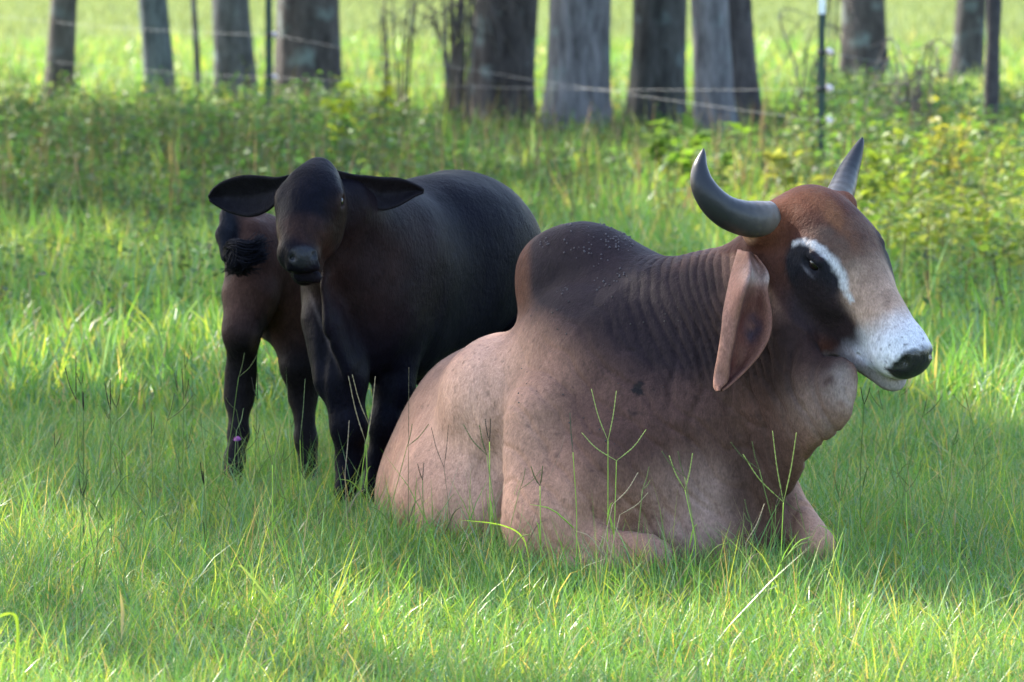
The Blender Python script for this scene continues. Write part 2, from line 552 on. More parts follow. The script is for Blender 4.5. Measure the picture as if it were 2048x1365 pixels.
def crown_mesh(blobs, clumps, leaves, size, root, seed=0, spread=.45):
    rg = np.random.default_rng(seed)
    C = []
    tot = sum(b[3] * b[4] * b[5] for b in blobs)
    for cx, cy, cz, rx, ry, rz in blobs:
        n = int(clumps * rx * ry * rz / tot)
        d = rg.normal(0, 1, (n, 3)); d /= np.linalg.norm(d, axis=1)[:, None]
        d *= rg.random((n, 1)) ** .45
        C.append(np.array([cx, cy, cz]) + d * [rx, ry, rz])
    C = np.vstack(C); C = C[~sunlit(C, .12)]
    n = len(C) * leaves
    pos = np.repeat(C, leaves, 0) + rg.normal(0, spread, (n, 3)) * [1, 1, .7]
    pos = pos[~sunlit(pos, .0)]; n = len(pos)
    ax = rg.normal(0, 1, (n, 3)); ax[:, 2] -= .5
    nr = rg.normal(0, .6, (n, 3)); nr[:, 2] += 1
    L = rg.uniform(.6, 1.3, n) * size
    base = np.array([.05, .10, .022]) * rg.uniform(.6, 1.5, (n, 1)) * np.array([1, 1, 1]) + rg.uniform(0, .02, (n, 1)) * np.array([1, .6, 0])
    v, t, c = leaf_quads(pos, ax, nr, L, L * .6, base)
    o = mesh_obj('crown', v, t, M_leaf, root, True, {'tint': c})
    o['kind'] = 'stuff'

def bark_mat():
    m, nt, out = new_mat('bark')
    b = nt.nodes.new('ShaderNodeBsdfPrincipled'); b.inputs['Roughness'].default_value = .9; b.inputs['Specular IOR Level'].default_value = .15
    a = N_(nt, 'ShaderNodeAttribute', attribute_name='tint')
    tc = nt.nodes.new('ShaderNodeTexCoord')
    mp = nt.nodes.new('ShaderNodeMapping'); mp.inputs['Scale'].default_value = (1, 1, .22)
    nt.links.new(tc.outputs['Object'], mp.inputs[0])
    n = N_(nt, 'ShaderNodeTexNoise'); set_in(n, Scale=10, Detail=6, Roughness=.72); nt.links.new(mp.outputs[0], n.inputs['Vector'])
    n2 = N_(nt, 'ShaderNodeTexNoise'); set_in(n2, Scale=2.6, Detail=4); nt.links.new(tc.outputs['Object'], n2.inputs['Vector'])
    r = N_(nt, 'ShaderNodeMapRange'); set_in(r, From_Min=.3, From_Max=.7, To_Min=.22, To_Max=1.7); nt.links.new(n.outputs['Fac'], r.inputs['Value'])
    vm = N_(nt, 'ShaderNodeVectorMath', operation='SCALE'); nt.links.new(a.outputs['Color'], vm.inputs[0]); nt.links.new(r.outputs[0], vm.inputs['Scale'])
    rl = N_(nt, 'ShaderNodeValToRGB'); e = rl.color_ramp.elements; e[0].position = .55; e[0].color = (0, 0, 0, 1); e[1].position = .70; e[1].color = (.55, .55, .55, 1)
    nt.links.new(n2.outputs['Fac'], rl.inputs[0])
    mx = N_(nt, 'ShaderNodeMixRGB'); mx.inputs[2].default_value = (.20, .26, .25, 1)       # lichen
    nt.links.new(rl.outputs[0], mx.inputs[0]); nt.links.new(vm.outputs[0], mx.inputs[1]); nt.links.new(mx.outputs[0], b.inputs['Base Color'])
    bp = N_(nt, 'ShaderNodeBump'); set_in(bp, Strength=.8, Distance=.05); nt.links.new(n.outputs['Fac'], bp.inputs['Height']); nt.links.new(bp.outputs[0], b.inputs['Normal'])
    nt.links.new(b.outputs[0], out.inputs['Surface'])
    return m
M_bark = bark_mat()

def trunk_mesh(root, x, y, r, height, lean, tint, seed, flare=.45, name='trunk', top=None):
    rg = np.random.default_rng(seed)
    m, k = 60, 36
    zz = np.concatenate([np.linspace(-.25, 3, 36), np.linspace(3.3, height, m - 36)])
    a = np.arange(k) * 2 * math.pi / k
    rr = r * (1 - .55 * (zz / height).clip(0)) * (1 + flare * np.exp(-np.maximum(zz, 0) / .35))
    cx = x + lean[0] * zz + .12 * np.sin(zz * .6 + seed); cy = y + lean[1] * zz + .1 * np.cos(zz * .5 + seed)
    A, Z = np.meshgrid(a, zz)
    pts = np.stack([np.cos(A), np.sin(A), Z * .8], -1)
    ridge = 1 + .07 * fbm(pts.reshape(-1, 3) * [3.5, 3.5, .7] + seed * 9, 3, seed).reshape(A.shape) + .16 * np.exp(-np.maximum(Z, 0) / .4) * np.sin(A * 5 + seed)
    ridge += .035 * fbm(pts.reshape(-1, 3) * [9, 9, 1.6] + seed, 2, seed + 3).reshape(A.shape)
    g = np.stack([cx[:, None] + np.cos(A) * rr[:, None] * ridge, cy[:, None] + np.sin(A) * rr[:, None] * ridge, Z], -1)
    g = np.concatenate([g, g[:, :1]], 1)
    b = Bag(); b.grid(g, tint)
    tr = b.build(name, M_bark, root)
    return [np.array([np.interp(z, zz, cx), np.interp(z, zz, cy), z]) for z in np.linspace(.45 * height, height, 7)]

def limbs(root, tops, spread, tint, seed, n=6):
    rg = np.random.default_rng(seed + 50)
    for i in range(n):
        s0 = tops[rg.integers(0, 5)]; az = i * 2.4 + rg.uniform(-.4, .4)
        e = s0 + np.array([math.cos(az) * spread, math.sin(az) * spread, rg.uniform(1, 2.5)])
        p = spline([s0, s0 * .55 + e * .45 + [0, 0, .5], e], 8)
        b = Bag(); b.tube(p, np.linspace(.11, .025, 8), 7, tint); b.build('limb', M_bark, root)

def tree(x, y, r, height, lean, tint, seed, label, blobs, clumps=70, leaves=34, size=.3, group=None, flare=.45):
    root = tag(empty('tree', (x, y, 0)), label, 'tree', group)
    tops = trunk_mesh(root, x, y, r, height, lean, tint, seed, flare)
    limbs(root, tops, 2.4, tint, seed)
    crown_mesh(blobs, clumps, leaves, size, root, seed)
    return root

DARK, GREY, HAZE_BLUE = (.062, .054, .052), (.135, .128, .132), (.095, .108, .112)  # the bluish tint paints haze into the colour of far trunks
def px_tree(l, r_, Y, lean, tint, seed, label, flare=.3, z0=1.1):
    c, hw = P((l + r_) / 2, 80, Y)[0], (r_ - l) / 2 * Y / FPX
    H_ = 15 + 3 * ((seed * 37) % 10) / 10
    bl = [(c + lean[0] * 9, Y + .4, 8.5, 3.4, 3.2, 3.0), (c + lean[0] * 9 - 1.6, Y + .8, 11.5, 2.6, 2.6, 2.2), (c + lean[0] * 9 + 1.7, Y - .6, 6.6, 2.4, 2.2, 1.6)]
    return tree(c - lean[0] * z0, Y, hw / (1 + flare * math.exp(-z0 / .35)), H_, lean, tint, seed, label, bl, 60, 30, .34, 'tree trunks behind the fence', flare)

px_tree(92, 130, 74, (0, 0), HAZE_BLUE, 1, 'slim pale grey trunk at the far left, thinnest of the row')
px_tree(273, 334, 52, (-.01, 0), HAZE_BLUE, 2, 'blue grey trunk with lichen, second from the left')
px_tree(434, 514, 55, (0, 0), (.085, .085, .085), 3, 'grey blotched trunk left of the left metal fence post')
px_tree(571, 702, 53, (0, 0), DARK, 4, 'broad dark brown trunk just right of the left metal fence post')
px_tree(955, 1088, 46, (0, 0), DARK, 5, 'dark trunk hung with bare twigs, overlapping a pale leaning trunk')
px_tree(1086, 1216, 43.5, (-.045, 0), GREY, 6, 'pale grey trunk leaning to the left beside the dark twiggy trunk')
px_tree(1240, 1352, 44.5, (.01, 0), (.068, .066, .062), 7, 'dark greenish trunk between the pale leaning trunk and the two tone pair')
px_tree(1366, 1446, 42, (0, 0), GREY, 8, 'pale grey trunk pressed against a darker trunk, behind the bull\'s left horn')
px_tree(1434, 1516, 43.2, (.0, 0), DARK, 9, 'dark trunk with flared foot at the right edge of the close cluster')
px_tree(1694, 1786, 68, (0, 0), DARK, 10, 'dark trunk standing alone right of the green post with white tip')
px_tree(1908, 1972, 66, (0, 0), (.06, .055, .052), 12, 'dark trunk half behind the dark wooden post at the right')

# the grove beside the clearing whose crowns throw the shade
rs = np.random.default_rng(77)
for i, (tx, ty, z) in enumerate([(.1, 13.2, 7.0), (1.6, 15.5, 8.0), (-.9, 16.2, 7.0), (1.0, 20.0, 7.5), (-2.2, 22.5, 7.0), (2.4, 23.5, 8.0), (0, 26.5, 7.5), (-3.4, 29, 7.5), (-.6, 32.5, 8.0), (-4.2, 37, 8.0), (-.5, 39, 8.5), (2.6, 42, 9.0), (-3.6, 11.2, 7.0), (2.6, 11.6, 7.5), (.6, 9.4, 6.5)]):
    x, y = tx + SUN_DIR[0] / SUN_DIR[2] * z, ty + SUN_DIR[1] / SUN_DIR[2] * z
    bl = [(x, y, z, 2.3, 2.3, 1.5), (x + rs.uniform(-.8, .8), y + rs.uniform(-.8, .8), z + 1.3, 1.8, 1.8, 1.1), (x + rs.uniform(-1, 1), y + rs.uniform(-1, 1), z - .9, 1.6, 1.6, .8)]
    tree(x, y, .17, z + 1.5, (0, 0), (.09, .08, .07), 20 + i, 'leafy tree of the grove left of the clearing, casting shade on the grass', bl, 110, 60, .21, 'shade trees beside the clearing')

# ------------------------------------------------------------------ weeds along the fence
def weeds(name, n, d0, d1, margin, hr, nl, Lr, tints, power=1.0, xlim=None, seed=0):
    rg = np.random.default_rng(seed)
    x, y = scatter(n, d0, d1, margin, power)
    if xlim is not None:
        k = xlim(x, y); x, y = x[k], y[k]; n = len(x)
    h = rg.uniform(*hr, n) * (1 + .5 * fbm(np.stack([x * .8, y * .5, np.zeros(n)], -1), 2, 3))
    nx = x / (y * .1237); h = h * (1 - .55 * sstep(-.25, -.05, nx) * (1 - sstep(.48, .62, nx)))
    if name == 'weeds': h = h * 1.15 * (.35 + .65 * sstep(25, 37, y))
    ti = rg.integers(0, len(tints), n)
    col = np.array(tints)[ti] * rg.uniform(.7, 1.25, (n, 1))
    le = rg.normal(0, .12, (n, 2))
    i = np.repeat(np.arange(n), nl); m = len(i)
    t = rg.uniform(.15, 1.0, m) ** .8
    pos = np.stack([x[i] + le[i, 0] * t * h[i], y[i] + le[i, 1] * t * h[i], t * h[i]], -1) + rg.normal(0, .05, (m, 3)) * [1, 1, .5] 
    az = rg.uniform(0, 2 * math.pi, m)
    ax = np.stack([np.cos(az), np.sin(az), rg.normal(.05, .45, m)], -1)
    nr = rg.normal(0, .45, (m, 3)); nr[:, 2] += 1
    L = rg.uniform(*Lr, m) * (1.15 - .5 * t)
    v, tr, c = leaf_quads(pos, ax, nr, L, L * rg.uniform(.35, .6, m), col[i] * rg.uniform(.8, 1.2, (m, 1)))
    bv, bq, bt, bc = blades(x, y, h, np.full(n, .012), np.hypot(le[:, 0], le[:, 1]), np.zeros(n), np.tile([.10, .08, .04], (n, 1)) * rg.uniform(.5, 1.3, (n, 1)), 2, np.zeros(n), np.arctan2(le[:, 1], le[:, 0]))
    o = mesh_obj(name, np.vstack([v, bv]), [np.vstack([tr, bt + len(v)]), bq + len(v)], M_weed, None, True, {'tint': np.vstack([c, bc])})
    return tag(o, kind='stuff')
WT = [(.065, .15, .04), (.050, .115, .04), (.10, .20, .04), (.055, .095, .035), (.085, .13, .04)]
weeds('weeds', 9500, 23, 47, 1.5, (.20, .66), 13, (.06, .14), WT, .8, lambda x, y: RNG.random(len(x)) < sstep(22, 38, y), 1)
weeds('low_weeds', 2200, 20, 33, 1.5, (.08, .36), 9, (.04, .10), WT, 3.0, None, 8)
weeds('yellow_weeds', 1500, 22.5, 35, 1.5, (.22, .65), 16, (.08, .15), [(.13, .20, .03), (.17, .22, .03), (.10, .18, .03), (.20, .23, .06)], 1, lambda x, y: (x > y * .045 + RNG.normal(0, .25, len(x))) & ~((np.abs(x - .0752 * y) < .22) & (y < 33.2)), 2)  # yellow tints paint in the sunlight on the right-hand weeds
def tall_stems(name, n, d0, d1, hr, wr, cols, seed):
    rg = np.random.default_rng(seed)
    x, y = scatter(n, d0, d1, 1.5)
    v, q, t, c = blades(x, y, rg.uniform(*hr, n), rg.uniform(*wr, n), np.abs(rg.normal(0, .12, n)), np.abs(rg.normal(.1, .2, n)), np.array(cols)[rg.integers(0, len(cols), n)] * rg.uniform(.6, 1.2, (n, 1)), 3)
    return tag(mesh_obj(name, v, [q, t], M_weed, None, True, {'tint': c}), kind='stuff')
tall_stems('dry_weed_stalks', 3000, 27, 48, (.3, .85), (.008, .018), [(.16, .11, .08), (.13, .13, .05), (.20, .14, .10), (.09, .12, .05)], 4)
tall_stems('meadow_grass', 42000, 46, 420, (.25, .5), (.025, .06), [(.15, .19, .080), (.17, .20, .085), (.12, .165, .07)], 6)

# taller single weeds one can point to
def weed_plant(px, py, Y, h, n, tint, label, spread=.16, Lr=(.09, .17), seed=0):
    rg = np.random.default_rng(seed); b = P(px, py, Y); x, y = b[0], Y
    root = tag(empty('weed', (x, y, 0)), label, 'weed')
    B_ = Bag(); tips = []
    for k in range(4):
        e = np.array([x, y, 0]) + [rg.normal(0, spread), rg.normal(0, spread), h * rg.uniform(.7, 1.05)]
        p = spline([(x, y, -.03), ((x + e[0]) / 2 + rg.normal(0, .03), (y + e[1]) / 2, e[2] * .5), e], 10)
        B_.tube(p, np.linspace(.009, .003, 10), 5, (.09, .11, .04)); tips.append(p)
    B_.build('stem', M_weed, root)
    i = rg.integers(0, 4, n); t = rg.integers(3, 10, n)
    pos = np.array([tips[a][b_] for a, b_ in zip(i, t)]) + rg.normal(0, .025, (n, 3))
    az = rg.uniform(0, 2 * math.pi, n); ax = np.stack([np.cos(az), np.sin(az), rg.normal(.1, .4, n)], -1)
    nr = rg.normal(0, .4, (n, 3)); nr[:, 2] += 1; L = rg.uniform(*Lr, n)
    v, tr, c = leaf_quads(pos, ax, nr, L, L * .5, np.tile(tint, (n, 1)) * rg.uniform(.7, 1.25, (n, 1)))
    mesh_obj('leaves', v, tr, M_weed, root, True, {'tint': c})['kind'] = 'stuff'
weed_plant(682, 240, 37.0, .85, 90, (.20, .27, .03), 'bright yellow green leafy weed below the broad dark trunk', .10, seed=1)
weed_plant(772, 200, 38.0, 1.02, 46, (.22, .27, .03), 'tall thin yellow green weed right of the broad dark trunk', .05, seed=2)
weed_plant(1395, 300, 31.0, .62, 80, (.12, .22, .03), 'light green arching weed in front of the pale and dark trunk pair', .16, (.12, .22), seed=3)
weed_plant(1600, 300, 29.0, .50, 70, (.20, .22, .05), 'yellowish weed just left of the foot of the green post with white tip', .12, seed=4)
weed_plant(1905, 250, 30.5, .80, 70, (.26, .26, .04), 'yellow tipped weed left of the foot of the dark wooden post', .10, seed=5)
weed_plant(1720, 330, 28.5, .66, 80, (.15, .22, .03), 'leafy yellow green weed right of the far horn', .16, seed=6)
weed_plant(1330, 280, 33.5, .62, 90, (.10, .18, .03), 'broad leaved green weed under the dark greenish trunk', .2, (.12, .2), seed=7)

# bare twigs hanging by the dark trunk, a dry shrub and a sapling
def twigs(px0, px1, Y, n, label, seed, name='bare_shrub', cat='shrub', hmax=3.0, droop=.6):
    rg = np.random.default_rng(seed); x0, x1 = P(px0, 100, Y)[0], P(px1, 100, Y)[0]
    root = tag(empty(name, ((x0 + x1) / 2, Y, 0)), label, cat)
    for k in range(n):
        xa = rg.uniform(x0, x1); z = rg.uniform(.5, 1) * hmax
        s0 = np.array([(x0 + x1) / 2 + rg.normal(0, .08), Y + rg.normal(0, .1), 0]); 
        p = spline([s0, [(s0[0] + xa) / 2, Y + rg.normal(0, .3), z * .6], [xa, Y + rg.normal(0, .4), z], [xa + rg.normal(0, .25) + .2 * np.sign(xa - s0[0]), Y + rg.normal(0, .4), z * (1 - droop * rg.random())]], 18)
        b = Bag(); b.tube(p, np.linspace(.016, .003, 18), 5, (.10, .085, .075))
        for q in range(5):
            a = p[rg.integers(6, 17)]; e = a + rg.normal(0, .22, 3) + [0, 0, -.12]
            b.tube(spline([a, (a + e) / 2 + rg.normal(0, .03, 3), e], 6), np.linspace(.006, .002, 6), 4, (.10, .085, .075))
        b.build('twig', M_bark, root)
twigs(860, 965, 44.0, 26, 'bare drooping twigs tangled at the left of a dark trunk', 3, hmax=2.6)
twigs(735, 840, 46.0, 9, 'sparse dry shrub with thin upright twigs between two dark trunks', 4, hmax=2.4, droop=.2)
twigs(1770, 1880, 36.0, 10, 'thin dry twigs between the dark trunks at the right', 5, hmax=1.3, droop=.5)
twigs(1560, 1700, 40.0, 7, 'loose bare twigs arching behind the green post with white tip', 6, hmax=1.9, droop=.5)
sx = P(379, 50, 58)[0]
root = tag(empty('sapling', (sx, 58, 0)), 'thin bare sapling between two blue grey trunks at the left', 'sapling')
trunk_mesh(root, sx, 58, .05, 5, (0, 0), (.10, .09, .085), 8, .1)
crown_mesh([(sx, 58, 5.2, 1.0, 1.0, 1.0)], 14, 30, .2, root, 3)

# ------------------------------------------------------------------ the wire fence
def fence():
    root = tag(empty('wire_fence', (P(1645, 300, 32.8)[0], 32.8, 0)), 'wire fence on green metal posts along the weeds, one post with a white tip', 'fence')
    green = gloss_mat('post_paint', (.012, .040, .032), .5, .4, 0, (9, (.03, .05, .04)))
    white = gloss_mat('white_paint', (.75, .77, .78), .5)
    black = gloss_mat('insulator_clip', (.03, .028, .03), .5)
    pale = gloss_mat('insulator_knob', (.62, .50, .47), .35)
    wood = gloss_mat('creosoted_wood', (.028, .025, .028), .8, .3, 0, (12, (.06, .052, .052)))
    steel = gloss_mat('galvanised_wire', (.22, .23, .24), .6)
    steel.node_tree.nodes['Principled BSDF'].inputs['Metallic'].default_value = .2
    def box(b, c, s):
        v = np.array([[i, j, k] for i in (-1, 1) for j in (-1, 1) for k in (-1, 1)]) * np.array(s) / 2 + c
        q = np.array([[0, 1, 3, 2], [4, 6, 7, 5], [0, 4, 5, 1], [2, 3, 7, 6], [0, 2, 6, 4], [1, 5, 7, 3]]) + b.n
        b.add(v, q)
    def t_post(px, Y, ins, H_, tip, k=1.0):
        x = P(px, 100, Y)[0]
        b = Bag(); zt = H_ - (.125 if tip else 0)
        box(b, (x, Y - .02, zt / 2 - .1), (.052 * k, .008, zt + .2)); box(b, (x, Y + .008, zt / 2 - .1), (.010, .048, zt + .2))
        for z in np.arange(.25, zt - .03, .055): box(b, (x, Y - .028, z), (.02, .010, .02))
        po = b.build('metal_post', green, root, False)
        if tip:
            b = Bag(); box(b, (x, Y - .02, zt + .0625), (.053, .009, .125)); box(b, (x, Y + .008, zt + .0625), (.011, .049, .125)); b.build('white_tip', white, po, False)
        out = []
        for py in ins:
            c = P(px + 8, py, Y); b = Bag()
            box(b, (x, Y - .012, c[2]), (.075, .05, .034))
            b.tube([(x + .03, Y - .012, c[2] - .004), (x + .07, Y - .012, c[2] - .004)], .02, 10)
            io = b.build('insulator', black, po)
            b = Bag(); b.tube(spline([(x + .036, Y - .03, c[2]), (x + .05, Y - .03, c[2] + .002), (x + .092, Y - .03, c[2])], 7), [.018, .032, .037, .037, .034, .026, .012], 12); b.build('insulator_knob', pale, po)
            out.append(np.array([x + .05, Y - .05, c[2]]))
        return out
    Rr = t_post(1643, 32.8, (105, 178, 243, 313), 1.60, True)
    Ll = t_post(538, 43.0, (70, 155), 1.75, False, 1.35)
    xw = P(1985, 120, 36)[0]
    b = Bag(); zz = np.linspace(-.2, 1.75, 16); kk = np.arange(20) * 2 * math.pi / 20
    p = np.stack([xw - .012 + .02 * (zz - .4), np.full(16, 36.0), zz], -1)
    b.tube(p, .063 + .004 * np.sin(zz * 9), 18); b.build('wooden_post', wood, root)
    def wire(a, c, sag):
        t = np.linspace(0, 1, 24)[:, None]; p = a * (1 - t) + c * t; p[:, 2] -= sag * 4 * (t * (1 - t))[:, 0]
        b = Bag(); b.tube(p, .0014, 6); b.build('wire', steel, root)
    wire(Ll[1], Rr[1], .05); wire(Ll[0], Rr[2], .04)
    W = lambda py: np.array([xw - .05, 35.93, P(1985, py, 36)[2]])
    wire(Rr[1], W(205), .03); wire(Rr[2], W(250), .02); wire(Rr[3], W(318), .02); wire(Rr[0], W(150), .02)
    wire(Ll[1], P(-60, 100, 52), .06); wire(Ll[0], P(-60, 25, 52), .05)
    wire(W(205) + [0, .14, 0], P(2150, 214, 40), .02)
fence()
grass_layer('grass', 150000, 8.4, 16.5, .5, (.06, .17), (.0022, .0048), 3, 1.5, tuft=14, curl=(1.1, .8), dry=.08)
grass_layer('short_grass', 120000, 8.4, 16.5, .5, (.05, .12), (.002, .0045), 3, 1.5, tuft=None, curl=(1.6, .9), dry=.10)
grass_layer('tall_grass', 14000, 8.4, 16.5, .5, (.14, .26), (.002, .0036), 3, 1.5, tuft=5, curl=(.9, .6), dry=.08)
grass_layer('pasture_grass', 180000, 16.5, 37, .8, (.10, .26), (.008, .015), 2, 1.2, tuft=14)
grass_layer('far_grass', 70000, 32, 110, 1.5, (.15, .36), (.02, .05), 2, 1.0, tuft=10)

# longer tufts pressed up against the bull's front and flank
def edge_tufts():
    n = 9000; px = RNG.uniform(700, 1720, n); py = 1158 + RNG.normal(0, 30, n) - 70 * sstep(1000, 820, px)
    g_ = np.array([G(a, b) for a, b in zip(px, py)])
    x, y = g_[:, 0], g_[:, 1]
    h = RNG.uniform(.08, .19, n) * RNG.lognormal(0, .25, n)
    v, q, t, c = blades(x, y, h, RNG.uniform(.0022, .0045, n), np.abs(RNG.normal(.15, .3, n)), np.abs(RNG.normal(.9, .7, n)), grass_tints(n, x, y, .08), 3)
    return tag(mesh_obj('edge_grass', v, [q, t], M_grass, None, True, {'tint': c}), kind='stuff')
edge_tufts()
# ------------------------------------------------------------------ coats
def coat_mat(name, rough=0.62, sheen=0.25, bump=0.5, spec=0.07, hair=260, fold=None, sheen_tint=(0.8, 0.85, 1.0)):
    m, nt, out = new_mat(name)
    b = nt.nodes.new('ShaderNodeBsdfPrincipled')
    a = N_(nt, 'ShaderNodeAttribute', attribute_name='coat')
    tc = nt.nodes.new('ShaderNodeTexCoord')
    mp = nt.nodes.new('ShaderNodeMapping'); mp.inputs['Scale'].default_value = (1, 1, 0.35)
    nt.links.new(tc.outputs['Object'], mp.inputs[0])
    n1 = N_(nt, 'ShaderNodeTexNoise'); set_in(n1, Scale=hair, Detail=3)
    n2 = N_(nt, 'ShaderNodeTexNoise'); set_in(n2, Scale=14, Detail=5, Roughness=0.65)
    nt.links.new(mp.outputs[0], n1.inputs['Vector']); nt.links.new(tc.outputs['Object'], n2.inputs['Vector'])
    mr = N_(nt, 'ShaderNodeMapRange'); set_in(mr, From_Min=0.25, From_Max=0.75, To_Min=0.72, To_Max=1.25)
    nt.links.new(n1.outputs['Fac'], mr.inputs['Value'])
    mr2 = N_(nt, 'ShaderNodeMapRange'); set_in(mr2, From_Min=0.25, From_Max=0.75, To_Min=0.82, To_Max=1.16)
    nt.links.new(n2.outputs['Fac'], mr2.inputs['Value'])
    mu = N_(nt, 'ShaderNodeMath', operation='MULTIPLY')
    nt.links.new(mr.outputs[0], mu.inputs[0]); nt.links.new(mr2.outputs[0], mu.inputs[1])
    n3 = N_(nt, 'ShaderNodeTexNoise'); set_in(n3, Scale=85, Detail=2, Roughness=.6)
    mp3 = nt.nodes.new('ShaderNodeMapping'); mp3.inputs['Scale'].default_value = (1, 1, .45); mp3.inputs['Rotation'].default_value = (.3, .5, 0)
    nt.links.new(tc.outputs['Object'], mp3.inputs[0]); nt.links.new(mp3.outputs[0], n3.inputs['Vector'])
    mr3 = N_(nt, 'ShaderNodeMapRange'); set_in(mr3, From_Min=0.3, From_Max=0.7, To_Min=0.85, To_Max=1.14)
    nt.links.new(n3.outputs['Fac'], mr3.inputs['Value'])
    mu3 = N_(nt, 'ShaderNodeMath', operation='MULTIPLY'); nt.links.new(mu.outputs[0], mu3.inputs[0]); nt.links.new(mr3.outputs[0], mu3.inputs[1])
    vm = N_(nt, 'ShaderNodeVectorMath', operation='SCALE')
    nt.links.new(a.outputs['Color'], vm.inputs[0]); nt.links.new(mu3.outputs[0], vm.inputs['Scale'])
    nt.links.new(vm.outputs[0], b.inputs['Base Color'])
    wa = N_(nt, 'ShaderNodeAttribute', attribute_name='wet')
    for sock, lo, hi in (('Roughness', rough, .22), ('Specular IOR Level', spec, .45)):
        w_ = N_(nt, 'ShaderNodeMapRange'); set_in(w_, To_Min=lo, To_Max=hi); nt.links.new(wa.outputs['Fac'], w_.inputs['Value']); nt.links.new(w_.outputs[0], b.inputs[sock])
    b.inputs['Sheen Weight'].default_value = sheen
    b.inputs['Sheen Roughness'].default_value = 0.45
    b.inputs['Sheen Tint'].default_value = (*sheen_tint, 1)
    bp = N_(nt, 'ShaderNodeBump'); set_in(bp, Strength=bump, Distance=0.004)
    nt.links.new(n1.outputs['Fac'], bp.inputs['Height'])
    bp2 = N_(nt, 'ShaderNodeBump'); set_in(bp2, Strength=bump * 0.8, Distance=0.012)
    nt.links.new(n2.outputs['Fac'], bp2.inputs['Height']); nt.links.new(bp.outputs[0], bp2.inputs['Normal'])
    bp3 = N_(nt, 'ShaderNodeBump'); set_in(bp3, Strength=bump, Distance=0.005)
    nt.links.new(n3.outputs['Fac'], bp3.inputs['Height']); nt.links.new(bp2.outputs[0], bp3.inputs['Normal'])
    nt.links.new(bp3.outputs[0], b.inputs['Normal'])
    nt.links.new(b.outputs[0], out.inputs['Surface'])
    return m

M_coat = coat_mat('bull_coat', sheen=0.02)
M_calf = coat_mat('calf_coat', rough=0.5, sheen=0.0, spec=0.03, hair=220, sheen_tint=(0.6, 0.7, 1.0))
M_eye = gloss_mat('eye', (0.006, 0.004, 0.004), 0.2, 0.3, 0.1)
M_hoof = gloss_mat('hoof', (0.02, 0.018, 0.017), 0.5, 0.4)

def horn_mat():
    m, nt, out = new_mat('horn')
    b = nt.nodes.new('ShaderNodeBsdfPrincipled')
    a = N_(nt, 'ShaderNodeAttribute', attribute_name='along')
    tc = nt.nodes.new('ShaderNodeTexCoord')
    n = N_(nt, 'ShaderNodeTexNoise'); set_in(n, Scale=30, Detail=5, Roughness=0.7)
    nt.links.new(tc.outputs['Object'], n.inputs['Vector'])
    ad = N_(nt, 'ShaderNodeMath', operation='MULTIPLY_ADD'); ad.inputs[1].default_value = 0.22; 
    nt.links.new(n.outputs['Fac'], ad.inputs[0]); nt.links.new(a.outputs['Fac'], ad.inputs[2])
    r = N_(nt, 'ShaderNodeValToRGB')
    e = r.color_ramp.elements
    e[0].position = 0.16; e[0].color = (0.11, 0.088, 0.072, 1)
    e[1].position = 0.5; e[1].color = (0.018, 0.018, 0.020, 1)
    x = e.new(0.33); x.color = (0.045, 0.040, 0.038, 1)
    x = e.new(0.9); x.color = (0.018, 0.018, 0.023, 1)
    nt.links.new(ad.outputs[0], r.inputs[0]); nt.links.new(r.outputs[0], b.inputs['Base Color'])
    b.inputs['Roughness'].default_value = 0.40; b.inputs['Specular IOR Level'].default_value = 0.28
    # growth rings near the base, long fibres beyond
    w = N_(nt, 'ShaderNodeMath', operation='SINE'); mu = N_(nt, 'ShaderNodeMath', operation='MULTIPLY'); mu.inputs[1].default_value = 85
    nt.links.new(a.outputs['Fac'], mu.inputs[0]); nt.links.new(mu.outputs[0], w.inputs[0])
    sub = N_(nt, 'ShaderNodeMapRange'); set_in(sub, From_Min=0.05, From_Max=0.55, To_Min=0.22, To_Max=0.0)
    nt.links.new(a.outputs['Fac'], sub.inputs['Value'])
    m2 = N_(nt, 'ShaderNodeMath', operation='MULTIPLY'); nt.links.new(w.outputs[0], m2.inputs[0]); nt.links.new(sub.outputs[0], m2.inputs[1])
    a2 = N_(nt, 'ShaderNodeMath', operation='ADD'); nt.links.new(m2.outputs[0], a2.inputs[0]); nt.links.new(n.outputs['Fac'], a2.inputs[1])
    bp = N_(nt, 'ShaderNodeBump'); set_in(bp, Strength=0.45, Distance=0.004)
    nt.links.new(a2.outputs[0], bp.inputs['Height']); nt.links.new(bp.outputs[0], b.inputs['Normal'])
    nt.links.new(b.outputs[0], out.inputs['Surface'])
    return m
M_horn = horn_mat()

def orient(V, F, N):
    fn = np.cross(V[F[:, 1]] - V[F[:, 0]], V[F[:, 2]] - V[F[:, 0]])
    neg = (fn * N[F[:, 0]]).sum(1) < 0
    F = F.copy(); F[neg] = F[neg][:, ::-1]
    return F

def mixc(c, col, w):
    return c * (1 - w)[:, None] + np.asarray(col)[None, :] * w[:, None]

def blob(X, c, r, soft=0.35):
    """1 inside an ellipsoid of radius r round c, fading over the share soft"""
    d = np.linalg.norm((X - np.asarray(c)) / np.asarray(r), axis=1)
    return 1 - sstep(1 - soft, 1 + soft, d)

# ------------------------------------------------------------------ the bull
HO = P(1603, 398, 12.27)                           # top of the poll
HL = unit([.82, .52, .20])                         # towards its left
hm = np.array([.535, -.47, -.70]); hm = unit(hm - HL * np.dot(hm, HL))      # down the face
HN = np.cross(hm, HL); HN = -HN if HN[2] < 0 else HN                       # out of the forehead
HA = np.array([hm, HL, HN])
def H(u, v, w): return HO + u * hm + v * HL + w * HN

